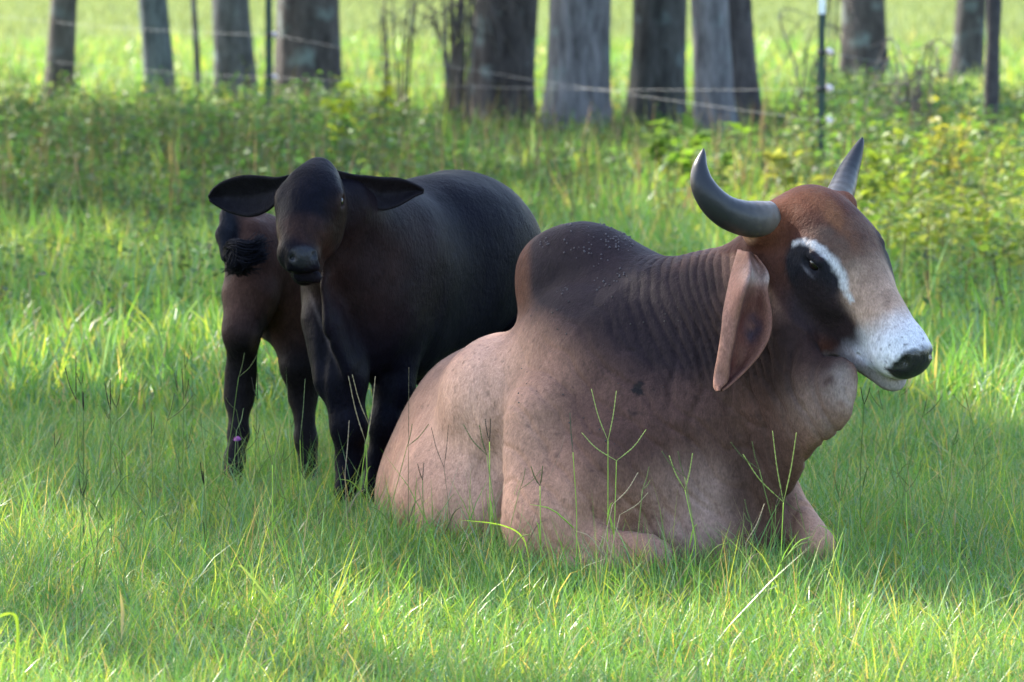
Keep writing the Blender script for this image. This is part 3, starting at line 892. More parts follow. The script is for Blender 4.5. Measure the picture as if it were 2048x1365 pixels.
def build_bull():
    base = P(1250, 1100, 12.4); base[2] = 0
    root = tag(empty('bull', base), 'large brown humped bull with grey horns lying in the grass', 'bull')
    B = Body()
    a65 = frame_from((math.cos(R(62)), -math.sin(R(62)), 0))
    a50 = frame_from((math.cos(R(50)), -math.sin(R(50)), 0))
    # barrel, haunch and belly
    B.ell(P(1062, 905, 13.2), (.60, .37, .375), a65, k=.02)
    B.ell(P(905, 1000, 13.4), (.30, .24, .23), a65, k=.14)
    B.ell(P(985, 1000, 12.95), (.36, .31, .25), a65, k=.14)
    B.ell(P(1048, 772, 12.93), (.28, .20, .16), a65, k=.14)
    B.ell(P(1012, 800, 12.78), (.20, .17, .17), a65, k=.15)
    # chest, shoulder and upper arm
    B.ell(P(1295, 850, 12.6), (.36, .345, .41), a65, k=.10)
    B.ell(P(1140, 800, 12.58), (.22, .15, .34), a50, k=.10)
    B.cap(P(1095, 850, 12.42), P(1070, 1040, 12.30), .135, .095, k=.10)
    B.cap(P(1230, 960, 12.33), P(1120, 1045, 12.25), .19, .12, k=.12)
    B.cap(P(1085, 1085, 12.25), P(1300, 1108, 12.06), .080, .055, k=.05)
    B.cap(P(1200, 1040, 12.36), P(1350, 1080, 12.28), .12, .085, k=.05)
    B.ell(P(1308, 1112, 12.04), (.055, .05, .045), k=.04)
    B.cap(P(1300, 1135, 12.05), P(1120, 1140, 12.12), .04, .035, k=.02)
    # brisket and the far foreleg
    B.cap(P(1400, 880, 12.4), P(1425, 1060, 12.30), .25, .17, k=.12)
    B.cap(P(1470, 900, 12.45), P(1530, 1060, 12.4), .16, .10, k=.08)
    B.cap(P(1520, 985, 12.5), P(1628, 1085, 12.25), .105, .058, k=.06)
    B.ell(P(1632, 1096, 12.22), (.05, .05, .045), k=.04)
    B.cap(P(1620, 1130, 12.25), P(1520, 1130, 12.4), .04, .035, k=.02)
    # hump
    B.ell(P(1148, 552, 12.78), (.205, .14, .165), frame_from((.75, -.6, .12)), k=.05)
    B.ell(P(1235, 556, 12.70), (.20, .13, .12), frame_from((.75, -.6, -.42)), k=.07)
    B.cap(P(1150, 650, 12.80), P(1255, 730, 12.62), .165, .27, k=.09)
    # neck: deep and narrow, with a skin fold (dewlap) hanging from throat to chest
    nn = unit([.62, .78, 0.05])
    B.cap(P(1290, 715, 12.62), P(1535, 610, 12.32), .285, .205, k=.10, n=nn, q=.78)
    B.cap(P(1350, 800, 12.5), P(1560, 700, 12.25), .24, .17, k=.10, n=nn, q=.7)
    nd = unit([.66, .75, 0])
    B.chain([P(1690, 745, 11.98), P(1655, 790, 12.0), P(1600, 835, 12.1), P(1535, 890, 12.22), P(1490, 1000, 12.3)],
            [.035, .06, .075, .12, .12], k=.08, n=nd, q=.42)
    B.cap(P(1560, 740, 12.15), P(1640, 795, 12.03), .145, .075, k=.08, n=nd, q=.42)
    # head
    E = lambda c, r, k=.04, sub=False: B.ell(H(*c), r, HA, k=k, sub=sub)
    C = lambda a, b, ra, rb, k=.04, n=None, q=1.0: B.cap(H(*a), H(*b), ra, rb, k, n, q)
    E((.13, 0, -.05), (.17, .125, .125), .06)                 # braincase
    E((.175, .002, .014), (.19, .119, .088), .05)                # convex forehead
    E((.045, 0, -.050), (.06, .12, .07), .05)                  # poll ridge
    C((.035, -.10, -.04), (.03, -.165, -.045), .06, .05, .04)    # horn cores
    C((.040, .09, -.045), (.035, .148, -.045), .055, .044, .04)
    vv = lambda s, v: s * v if s < 0 else v - .030
    for s in (-1, 1):
        E((.225, s * (.106 if s < 0 else .076), .020 if s > 0 else .024), (.066, .036, .042), .04)       # brow
        E((.285, s * .085, -.035), (.085, .035, .045), .05)     # cheek bone
        E((.225, s * .078, -.125), (.12, .045, .115), .07)     # jaw muscle
        C((.25, s * .06, -.20), (.50, s * .035, -.135), .05, .042, .06)
    C((.22, 0, -.04), (.53, 0, -.03), .118, .078, .06)
    C((.25, -.004, .022), (.555, -.004, .006), .060, .043, .05)
    C((.24, 0, -.13), (.52, 0, -.118), .09, .060, .06)
    E((.585, 0, -.030), (.075, .086, .074), .04)                # muzzle
    E((.618, 0, -.006), (.035, .064, .05), .03)
    E((.558, 0, -.138), (.078, .058, .040), .02)                 # lower lip and chin
    C((.2, 0, -.12), (.08, 0, -.16), .13, .15, .1)              # throat joins the neck
    for s in (-1, 1):
        B.ell(H(.244, vv(s, .140), .032), (.032, .022, .021), HA, k=.012, sub=True)
        B.ell(H(.650, s * .052, .022), (.024, .017, .020), HA, k=.010, sub=True)
        B.cap(H(.645, s * .060, .012), H(.625, s * .080, -.008), .009, .006, k=.01, sub=True)
        B.chain([H(.214, vv(s, .127), .032), H(.228, vv(s, .132), .053), H(.256, vv(s, .128), .056), H(.276, vv(s, .115), .042)], [.006, .011, .011, .006], k=.012)
        B.chain([H(.214, vv(s, .128), .028), H(.232, vv(s, .133), .008), H(.258, vv(s, .129), .010), H(.278, vv(s, .115), .036)], [.006, .008, .008, .006], k=.012)
    B.chain([H(.50, -.078, -.100), H(.57, -.088, -.106), H(.645, -.06, -.096), H(.668, 0, -.092), H(.645, .06, -.096), H(.57, .088, -.106)], [.004, .007, .007, .007, .007, .007], k=.008)
    i0 = len(B.p) - 5
    for i in range(i0, len(B.p)):
        p = list(B.p[i]); p[-1] = True; B.p[i] = tuple(p)
    V, F, N = B.skin((-0.62, 11.55, -.06), (1.34, 13.95, 1.12), 0.0075)
    F = orient(V, F, N)
    hl = (V - HO) @ HA.T                                       # head coordinates
    hlim = -.25 + np.clip(hl[:, 0] - .25, 0, .25) * .40
    head = 1 - sstep(.0, .07, np.maximum(-.02 - hl[:, 0], 0) + np.maximum(hlim - hl[:, 2], 0) * (1 + 2.5 * sstep(.3, .42, hl[:, 0])) + 3 * np.maximum(np.abs(hl[:, 1]) - .19 + .075 * sstep(.30, .45, hl[:, 0]), 0))
    # --- skin folds on the neck, running down from the crest; finer creases on chest and flank
    nb, ne = P(1215, 700, 12.66), P(1500, 560, 12.3)
    nx = unit(ne - nb); L = np.linalg.norm(ne - nb)
    t = (V - nb) @ nx / L
    wob = fbm(V * np.array([4, 4, 2.2]), 3, 3)
    wneck = sstep(.30, .62, t) * (1 - sstep(1.02, 1.22, t)) * sstep(P(0, 850, 12.3)[2], P(0, 640, 12.3)[2], V[:, 2]) * (1 - head)
    ph = t * 19 + (V[:, 2] - .7) * 3.0 + wob * 1.8
    fold = -(1 - np.abs(np.sin(ph * math.pi))) ** 2.4 * .017 * wneck * (.75 + .6 * vnoise(V * 6, 44))
    dv = V - P(1640, 760, 12.05)
    wd = blob(V, P(1530, 860, 12.2), (.34, .4, .36), .5) * (1 - head)
    ph2 = (V[:, 0] * .9 - V[:, 1] * .6) * 22 + (V[:, 2]) * 5 + fbm(V * 3.5, 3, 9) * 2.4
    fold += -np.maximum(0, np.sin(ph2 * math.pi)) ** 3 * .008 * wd
    wr = blob(V, P(930, 850, 13.1), (.5, .6, .42), .5)
    ph3 = (V[:, 0] * .95 - V[:, 2] * .42) * 15 + fbm(V * np.array([3, 3, 1.4]), 2, 5) * 1.8
    fold += (np.sin(ph3 * math.pi) * .5 + np.sin(ph3 * 2.7)) * .0055 * wr * (.6 + .8 * np.abs(vnoise(V * 3, 12)))
    wc = blob(V, P(1260, 880, 12.2), (.42, .5, .42), .6)
    ph4 = (V[:, 0] * .8 + V[:, 2] * .75) * 24 + fbm(V * 4, 3, 15) * 3
    fold += -np.maximum(0, np.sin(ph4 * math.pi)) ** 4 * .007 * wc * (1 - wneck)
    fold += fbm(V * 9, 3, 21) * .004 * (1 - head) + fbm(V * 40, 2, 4) * .0008
    V = V + N * fold[:, None]
    # --- coat colours, with shade painted in under the head
    X = V
    tan = np.array([.36, .19, .125]); c = np.tile(tan, (len(V), 1))
    n1 = fbm(X * 5, 3, 31); n2 = fbm(X * 22, 3, 37); n3 = fbm(X * 70, 2, 41)
    c *= (1 + .14 * n1)[:, None]
    pale = np.array([.44, .29, .225])
    c = mixc(c, pale, blob(X, P(985, 850, 12.9), (.16, .5, .35), .8) * .5)
    mid = np.array([.066, .033, .026])                           # darker brown over shoulder and chest
    c = mixc(c, mid, np.clip(blob(X, P(1290, 790, 12.3), (.33, .6, .36), .7) * (.9 + .4 * n1), 0, 1))
    c = mixc(c, mid * .9, np.clip(blob(X, P(1400, 960, 12.1), (.28, .5, .26), .6) * (.6 + .6 * n1), 0, 1))
    c = mixc(c, [.05, .024, .019], blob(X, P(1560, 800, 12.2), (.17, .4, .22), .6) * .8)  # dark below the head: shade painted into the coat
    dark = np.array([.0155, .0095, .0115])
    w = np.clip(blob(X, P(1190, 545, 12.72), (.29, .45, .215), .55) * (1.2 + .4 * n1), 0, 1); c = mixc(c, dark * 1.05, w)
    w = np.clip(blob(X, P(1385, 635, 12.45), (.31, .5, .205), .62) * (1.15 + .5 * n1), 0, 1); c = mixc(c, dark, w * .95)
    c = mixc(c, [.085, .036, .022], np.clip(sstep(.55, .9, (P(1105, 0, 12.8)[0] - X[:, 0]) / .1) * blob(X, P(1060, 545, 12.85), (.08, .3, .13), .3), 0, 1) * .9)
    c = mixc(c, [.27, .18, .15], np.clip(blob(X, P(1390, 1040, 12.05), (.14, .3, .14), .8) * (.6 + .5 * n1), 0, 1))
    c = mixc(c, [.05, .026, .02], blob(X, P(1530, 1000, 12.2), (.11, .4, .25), .5) * .85)  # lower chest darkened too, as painted shade beneath the head
    dot = sstep(.12, .3, fbm(X * 26, 3, 55) + .9 * blob(X, P(1272, 797, 12.2), (.045, .3, .05), .7) - .45)
    c = mixc(c, [.012, .009, .009], dot * blob(X, P(1255, 775, 12.2), (.12, .4, .09), .4))
    speck = sstep(.50, .62, fbm(X * 60, 2, 71)) * (1 - head)
    c = mixc(c, dark, speck * .35)
    c = mixc(c, [.026, .013, .011], np.clip(1.15 * blob(X, P(1600, 725, 12.1), (.19, .35, .14), .5) * (1 + .4 * n1), 0, 1))
    c *= (1 + .22 * fbm(X * np.array([13, 13, 3.5]), 3, 87) + .10 * n3)[:, None]
    # dewlap and throat pale
    c = mixc(c, [.16, .105, .085], np.clip(blob(X, P(1655, 825, 11.98), (.11, .2, .09), .8) * (.8 + .5 * n2), 0, 1))
    c = mixc(c, [.38, .31, .27], np.clip(blob(X, P(1688, 772, 11.98), (.045, .2, .05), .9) * (.35 + .6 * n2), 0, .3))
    # head
    u, v, wv = hl.T
    hw = head[:, None]
    hc = np.tile(np.array([.055, .020, .013]), (len(V), 1))
    hc *= (1 + .25 * n1 + .25 * n2)[:, None]
    hc = mixc(hc, [.115, .036, .016], (1 - sstep(.02, .16, u)) * sstep(-.12, .0, wv))
    gt = np.array([.10, .060, .042])[None, :] * (1 + 2.6 * sstep(.20, .46, u - .5 * np.maximum(wv - .06, 0) + .04 * n1))[:, None] * np.where(u[:, None] > .3, np.array([1, 1.08, 1.12]), 1)
    face = sstep(.10, .30, u + .12 * n1 + .05 * n2) * sstep(-.065, .0, wv - .02 * n2) * (1 - sstep(.095, .125, np.abs(v) - .25 * np.maximum(u - .42, 0)))
    fw = np.clip(face * (.85 + .45 * n2), 0, 1)[:, None]; hc = hc * (1 - fw) + gt * fw
    hc = mixc(hc, [.065, .045, .036], np.clip(blob(hl, (.235, -.06, .07), (.07, .035, .1), .6) * (.7 + 1.2 * n2), 0, 1) * .8)
    hc = mixc(hc, [.17, .07, .03], np.clip(blob(hl, (.12, -.015, .08), (.11, .03, .1), .7) * (.4 + 2.2 * np.abs(n2)), 0, 1) * .6)
    side = sstep(.05, .075, np.abs(v))
    pe = np.stack([u, np.zeros_like(u), wv], 1)
    hc = mixc(hc, [.024, .014, .015], np.clip(blob(pe, (.375, 0, -.075), (.15, 1, .068), .45) * side * 1.1, 0, 1))
    hc = mixc(hc, [.010, .009, .012], np.clip(blob(pe, (.252, 0, .004), (.105, 1, .070), .2) * side * 1.1, 0, 1))
    hc = mixc(hc, [.016, .010, .011], np.clip(blob(pe, (.33, 0, -.04), (.09, 1, .058), .4) * side * .9, 0, 1))
    # pale brow stripe: an arc over the eye
    for s in (-1, 1):
        o = -.045 if s > 0 else 0
        arc = spline([H(.152, s * .136, .018 + o), H(.183, s * .122, .058 + o), H(.222, s * .112, .072 + o), H(.274, s * .095, .066 + o), H(.327, s * .084, .051 + o), H(.364, s * .085, .028 + o), H(.41, s * .082, .018 + o)], 60)
        dmin = np.full(len(X), 9.0)
        sel = np.where((hl[:, 0] > .08) & (hl[:, 0] < .4) & (hl[:, 1] * s > .02))[0]
        for i, q in enumerate(arc):
            wdt = .0105 * (0.5 + math.sin(math.pi * (.12 + .8 * i / 59)) * .6)
            dmin[sel] = np.minimum(dmin[sel], np.linalg.norm(X[sel] - q, axis=1) / wdt)
        hc = mixc(hc, [.40, .37, .36], (1 - sstep(.15, 1.8, dmin + .55 * n2 + .6 * n3)) * .95)
    mz = sstep(.44, .55, u + .025 * n2 - .5 * np.maximum(wv - .0, 0) + .25 * np.maximum(-wv - .06, 0))
    hc = mixc(hc, [.52, .50, .52], mz)
    fl = sstep(.42, .55, fbm(X * 85, 2, 77)) * sstep(.50, .58, u) * mz
    hc = mixc(hc, [.05, .045, .05], fl * .75)
    nose = sstep(.610, .626, u + .02 * n2 - .8 * np.maximum(-wv - .03, 0) - .25 * np.maximum(wv - .04, 0)) * sstep(-.105, -.075, wv)
    hc = mixc(hc, [.016, .015, .018], nose)
    for s in (-1, 1): hc = mixc(hc, [.085, .075, .085], blob(hl, (.248, s * .128, .0085), (.030, .03, .0055), .5) * .8)
    hc = mixc(hc, [.22, .175, .165], sstep(-.098, -.112, wv) * sstep(.44, .5, u) * .8)  # lower lip greyed: its shadow is put into the colour
    hc = mixc(hc, [.05, .03, .03], blob(hl, (.66, 0, -.097), (.05, .09, .018), .4) * .8)
    c = c * (1 - hw) + hc * hw
    mesh_obj('body', V, F, M_coat, root, True, {'coat': np.clip(c, 0.004, 1), 'wet': nose * head})
    # horns
    def horn(pix):
        p = spline([[*P(a, b, y), r] for a, b, y, r in pix], 44)
        Bh = Bag(); v, q, t = tube(p[:, :3], np.maximum(p[:, 3], .002), 28)
        al = np.append(np.repeat(np.linspace(0, 1, 44), 28), [0, 1])
        mesh_obj('horn', v, [q, t], M_horn, root, True, {'along': al})
    horn([(1540, 436, 12.20, .050), (1514, 439, 12.17, .0545), (1484, 436, 12.14, .052), (1450, 423, 12.11, .0475), (1422, 398, 12.09, .042), (1404, 367, 12.09, .0345), (1400, 336, 12.10, .0235), (1405, 310, 12.12, .0105), (1407, 298, 12.13, .002)])
    horn([(1668, 410, 12.36, .042), (1682, 384, 12.42, .0415), (1694, 350, 12.48, .034), (1707, 320, 12.52, .0255), (1718, 294, 12.54, .015), (1723, 281, 12.55, .008), (1725, 275, 12.55, .002)])
    # eyes
    for s in (-1, 1):
        a = np.linspace(0, math.pi, 13); b = np.arange(20) * 2 * math.pi / 20
        q = H(.245, -.1165 if s < 0 else .086, .031)
        g = np.stack([np.outer(np.sin(a), np.cos(np.append(b, 0))), np.outer(np.sin(a), np.sin(np.append(b, 0))), np.outer(np.cos(a), np.ones(21))], -1) * .0245
        Be = Bag(); Be.grid(g + q); Be.build('eye', M_eye, root)
    # hanging ear: a long folded leaf, outer side left, hollow right
    ear = [  # left edge x,y ; fold x,y ; right edge x,y ; depth of left, fold, right
        (1478, 500, 1496, 505, 1512, 512, 12.22, 12.16, 12.2),
        (1466, 545, 1498, 545, 1535, 548, 12.17, 12.08, 12.14),
        (1458, 580, 1486, 588, 1533, 585, 12.10, 12.04, 12.12),
        (1449, 625, 1472, 640, 1540, 625, 12.05, 12.05, 12.10),
        (1445, 665, 1464, 685, 1538, 668, 12.03, 12.04, 12.07),
        (1438, 710, 1456, 725, 1520, 706, 12.02, 12.03, 12.05),
        (1431, 750, 1453, 760, 1490, 742, 12.01, 12.03, 12.04),
        (1429, 773, 1440, 776, 1458, 772, 12.00, 12.01, 12.01),
        (1433, 782, 1438, 783, 1444, 782, 12.00, 12.0, 12.0)]
    rows = spline(np.array(ear, float), 46)
    g = []
    for e in rows:
        l, m, r_ = P(e[0], e[1], e[6] - .02), P(e[2], e[3], e[7] - .045), P(e[4], e[5], e[8] - .02)
        kk = min(1, np.linalg.norm(r_ - m) / .08)
        pts = spline([l + np.array([.006, .018, 0]), l, m, m * .86 + r_ * .14 + np.array([0, .045 * kk, 0]), m * .45 + r_ * .55 + np.array([0, .055 * kk, 0]), r_, r_ + np.array([-.006, .016, 0])], 32)
        g.append(pts)
    g = np.array(g)
    tt = np.linspace(0, 1, 46)[:, None] * np.ones((1, 32)); ss = np.ones((46, 1)) * np.linspace(0, 1, 32)[None, :]
    ff = g.reshape(-1, 3)
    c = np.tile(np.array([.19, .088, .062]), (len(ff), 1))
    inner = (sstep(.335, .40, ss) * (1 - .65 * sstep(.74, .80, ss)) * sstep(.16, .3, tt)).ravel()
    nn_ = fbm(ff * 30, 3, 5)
    c = mixc(c, [.075, .026, .020], inner * (.75 + .5 * nn_))  # red brown inner side, darkened further to paint the hollow's shade
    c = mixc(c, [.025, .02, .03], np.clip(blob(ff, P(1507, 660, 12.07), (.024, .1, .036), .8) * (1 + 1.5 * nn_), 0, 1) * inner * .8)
    c = mixc(c, [.42, .34, .30], (np.exp(-((tt - .14) / .06) ** 2) * sstep(.2, .4, ss)).ravel() * np.clip(.45 + .5 * nn_, 0, 1))
    c = mixc(c, [.27, .14, .10], ((1 - sstep(.15, .3, ss)) * .6).ravel())  # lit outer strip, painted as a lighter tan
    c *= (1 + .3 * nn_)[:, None]
    i, j = np.meshgrid(np.arange(45), np.arange(31), indexing='ij')
    q = np.stack([i * 32 + j, i * 32 + j + 1, (i + 1) * 32 + j + 1, (i + 1) * 32 + j], -1).reshape(-1, 4)
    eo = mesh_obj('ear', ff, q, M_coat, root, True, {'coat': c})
    so = eo.modifiers.new('thick', 'SOLIDIFY'); so.thickness = .007; so.offset = 0
    return root
bull = build_bull()

# ------------------------------------------------------------------ the black calf facing the camera
def calf_ear(pix, root, colour):
    rows = spline(np.array(pix, float), 30)
    g = []
    for e in rows:
        a, b = P(e[0], e[1], e[4]), P(e[2], e[3], e[4])
        mid = (a + b) / 2 + np.array([0, e[5], 0])
        g.append(spline([a, a * .62 + b * .38 + np.array([0, e[5] * .8, 0]), mid * .4 + (a * .3 + b * .7) * .6 + np.array([0, e[5] * .4, 0]), b], 15))
    g = np.array(g); ff = g.reshape(-1, 3)
    i, j = np.meshgrid(np.arange(29), np.arange(14), indexing='ij')
    q = np.stack([i * 15 + j, i * 15 + j + 1, (i + 1) * 15 + j + 1, (i + 1) * 15 + j], -1).reshape(-1, 4)
    c = np.tile(np.asarray(colour, float), (len(ff), 1)) * (1 + .3 * fbm(ff * 30, 2, 8))[:, None]
    eo = mesh_obj('ear', ff, q, M_calf, root, True, {'coat': c})
    so = eo.modifiers.new('thick', 'SOLIDIFY'); so.thickness = .008; so.offset = 0

def build_black_calf():
    base = P(740, 950, 13.7); base[2] = 0
    root = tag(empty('calf', base), 'black calf with wide ears standing behind the bull and facing the camera', 'calf')
    B = Body()
    O = P(632, 338, 13.35)
    l = unit([.96, -.24, -.02]); m = np.array([-.13, -.66, -.74]); m = unit(m - l * np.dot(m, l)); n = np.cross(m, l); n = -n if n[2] < 0 else n
    A = np.array([m, l, n])
    h = lambda u, v, w: O + u * m + v * l + w * n
    # trunk, from chest to rump
    ab = frame_from((-.66, -.75, .0))
    B.ell(P(882, 522, 14.2), (.47, .24, .30), ab, k=.02)
    B.ell(P(905, 470, 14.45), (.25, .22, .225), ab, k=.10)          # rump
    B.ell(P(945, 505, 14.5), (.17, .165, .22), ab, k=.08)
    B.ell(P(770, 560, 13.85), (.30, .22, .31), ab, k=.10)            # chest
    B.ell(P(725, 600, 13.68), (.20, .19, .27), ab, k=.08)
    B.cap(P(790, 672, 13.95), P(900, 600, 14.2), .165, .17, k=.1)     # belly
    B.ell(P(848, 735, 14.1), (.05, .05, .07), k=.06)                 # navel fold
    # neck
    B.cap(P(740, 500, 13.8), P(668, 420, 13.5), .20, .13, k=.10)
    B.cap(P(715, 590, 13.65), P(660, 520, 13.5), .13, .085, k=.08)
    B.chain([P(652, 575, 13.42), P(668, 650, 13.42), P(700, 730, 13.45)], [.04, .06, .07], k=.05, n=l, q=.4)
    # head
    E = lambda c, r, k=.03, sub=False: B.ell(h(*c), r, A, k=k, sub=sub)
    E((.09, 0, -.055), (.12, .102, .10), .04)
    E((.105, 0, -.003), (.115, .092, .06), .03)
    E((.0, 0, -.04), (.05, .062, .06), .03)
    E((-.022, 0, -.02), (.03, .035, .03), .02)
    for s in (-1, 1): E((.205, s * .05, -.02), (.06, .022, .03), .03)
    for s in (-1, 1):
        E((.118, s * .083, -.012), (.045, .028, .034), .03)
        E((.165, s * .062, -.095), (.09, .038, .078), .05)
    B.cap(h(.14, 0, -.05), h(.305, 0, -.045), .085, .056, k=.05)
    B.cap(h(.15, 0, -.005), h(.312, 0, -.012), .045, .034, k=.04)
    B.cap(h(.17, 0, -.135), h(.30, 0, -.125), .068, .046, k=.04)
    E((.318, 0, -.060), (.042, .068, .062), .03)
    B.ell(P(606, 515, 13.125), (.048, .024, .037), k=.02)
    B.cap(P(584, 534, 13.14), P(630, 535, 13.13), .017, .017, k=.02)
    B.cap(P(600, 552, 13.17), P(632, 555, 13.17), .020, .020, k=.02)
    E((.300, 0, -.150), (.055, .046, .034), .03)
    for s in (-1, 1):
        B.chain([h(.098, s * .094, -.03), h(.106, s * .100, -.004), h(.128, s * .098, .0), h(.142, s * .092, -.018)], [.005, .009, .009, .005], k=.012)
        B.ell(h(.118, s * .109, -.018), (.02, .012, .014), A, k=.01, sub=True)
        B.ell(P(585 if s < 0 else 628, 516 if s < 0 else 510, 13.100), (.010, .022, .013), k=.008, sub=True)
    B.chain([P(572, 541, 13.17), P(592, 545, 13.115), P(620, 546, 13.105), P(648, 540, 13.16)], [.004, .005, .005, .004], k=.006)
    for i in range(len(B.p) - 3, len(B.p)):
        p = list(B.p[i]); p[-1] = True; B.p[i] = tuple(p)
    # forelegs
    B.chain([P(668, 640, 13.6), P(684, 760, 13.52), P(697, 850, 13.5), P(700, 925, 13.52), P(690, 985, 13.48)], [.11, .088, .058, .042, .036], k=.03)
    B.ell(P(698, 852, 13.49), (.05, .05, .06), k=.03)
    B.chain([P(785, 660, 13.75), P(788, 775, 13.7), P(772, 850, 13.66), P(752, 925, 13.66), P(742, 985, 13.62)], [.12, .066, .047, .032, .034], k=.03)
    B.ell(P(771, 852, 13.65), (.048, .048, .06), k=.03)
    # hind legs
    for dx, dy in ((0, 0), (75, .28)):
        B.chain([P(1002 + dx * .6, 555, 14.45 + dy), P(1056 + dx, 690, 14.4 + dy), P(1075 + dx, 800, 14.6 + dy), P(1060 + dx, 900, 14.5 + dy), P(1045 + dx, 945, 14.45 + dy)], [.115, .075, .05, .036, .034], k=.05)
    V, F, N = B.skin((-1.0, 12.75, -.05), (.55, 15.25, 1.15), .0095)
    F = orient(V, F, N)
    hl = (V - O) @ A.T
    V = V + N * (fbm(V * 8, 3, 3) * .004 + fbm(V * np.array([16, 16, 9]), 2, 6) * .0012)[:, None]
    V = V + N * (-np.maximum(0, np.sin((V[:, 0] * 26 - V[:, 2] * 3 + fbm(V * 4, 2, 8) * 3))) ** 3 * .010 * blob(V, P(690, 680, 13.5), (.16, .3, .28), .5))[:, None]
    n1 = fbm(V * 5, 3, 3); n2 = fbm(V * 24, 3, 5)
    c = np.tile(np.array([.0042, .0040, .0070]), (len(V), 1))
    brown = np.array([.024, .012, .009])
    c = mixc(c, brown, np.clip(blob(V, P(740, 520, 13.6), (.24, .4, .22), .6) * (.55 + .5 * n1), 0, 1))
    c = mixc(c, brown * 1.25, np.clip(blob(hl, (.265, 0, -.05), (.065, .12, .11), .4) * (.75 + .7 * n2) * (hl[:, 0] > -.1), 0, 1))
    c = mixc(c, brown * .6, np.clip(blob(hl, (.15, .09, -.06), (.12, .05, .08), .4) * (.7 + .4 * n2), 0, 1))
    wet = blob(V, P(606, 514, 13.11), (.046, .05, .034), .15)
    c = mixc(c, [.011, .011, .014], wet)
    for s in (-1, 1):
        ring = blob(V, h(.118, s * .096, -.016), (.034, .034, .030), .3) - blob(V, h(.118, s * .098, -.018), (.022, .022, .018), .3)
        c = mixc(c, [.030, .018, .014], np.clip(ring, 0, 1))
    c *= (1 + .3 * n2)[:, None]
    c = mixc(c, [.30, .24, .23], np.exp(-((V[:, 0] - (P(628, 0, 13.5)[0] + (P(0, 620, 13.5)[2] - V[:, 2]) * .42)) / .006) ** 2) * sstep(P(0, 735, 13.5)[2], P(0, 700, 13.5)[2], V[:, 2]) * sstep(P(0, 575, 13.5)[2], P(0, 600, 13.5)[2], V[:, 2]) * (V[:, 1] < 13.6) * .15)
    mesh_obj('body', V, F, M_calf, root, True, {'coat': np.clip(c, .003, 1), 'wet': wet * .4})
    for s in (-1, 1):
        a = np.linspace(0, math.pi, 11); b = np.arange(16) * 2 * math.pi / 16; b = np.append(b, 0)
        g = np.stack([np.outer(np.sin(a), np.cos(b)), np.outer(np.sin(a), np.sin(b)), np.outer(np.cos(a), np.ones(17))], -1) * .0185
        Be = Bag(); Be.grid(g + h(.118, s * .094, -.018)); Be.build('eye', M_eye, root)
    calf_ear([(578, 350, 560, 395, 13.42, .01), (552, 356, 556, 404, 13.44, .03), (520, 353, 530, 425, 13.47, .04), (485, 352, 500, 434, 13.5, .045), (450, 362, 467, 428, 13.53, .04), (428, 376, 438, 415, 13.55, .025), (416, 393, 419, 402, 13.56, .005)], root, (.008, .007, .009))
    calf_ear([(672, 340, 700, 392, 13.42, .01), (706, 350, 704, 394, 13.44, .03), (735, 353, 728, 402, 13.47, .04), (766, 356, 758, 420, 13.5, .045), (800, 358, 792, 414, 13.52, .04), (832, 370, 828, 394, 13.54, .025), (848, 380, 847, 386, 13.55, .005)], root, (.011, .009, .011))
    return root
black_calf = build_black_calf()

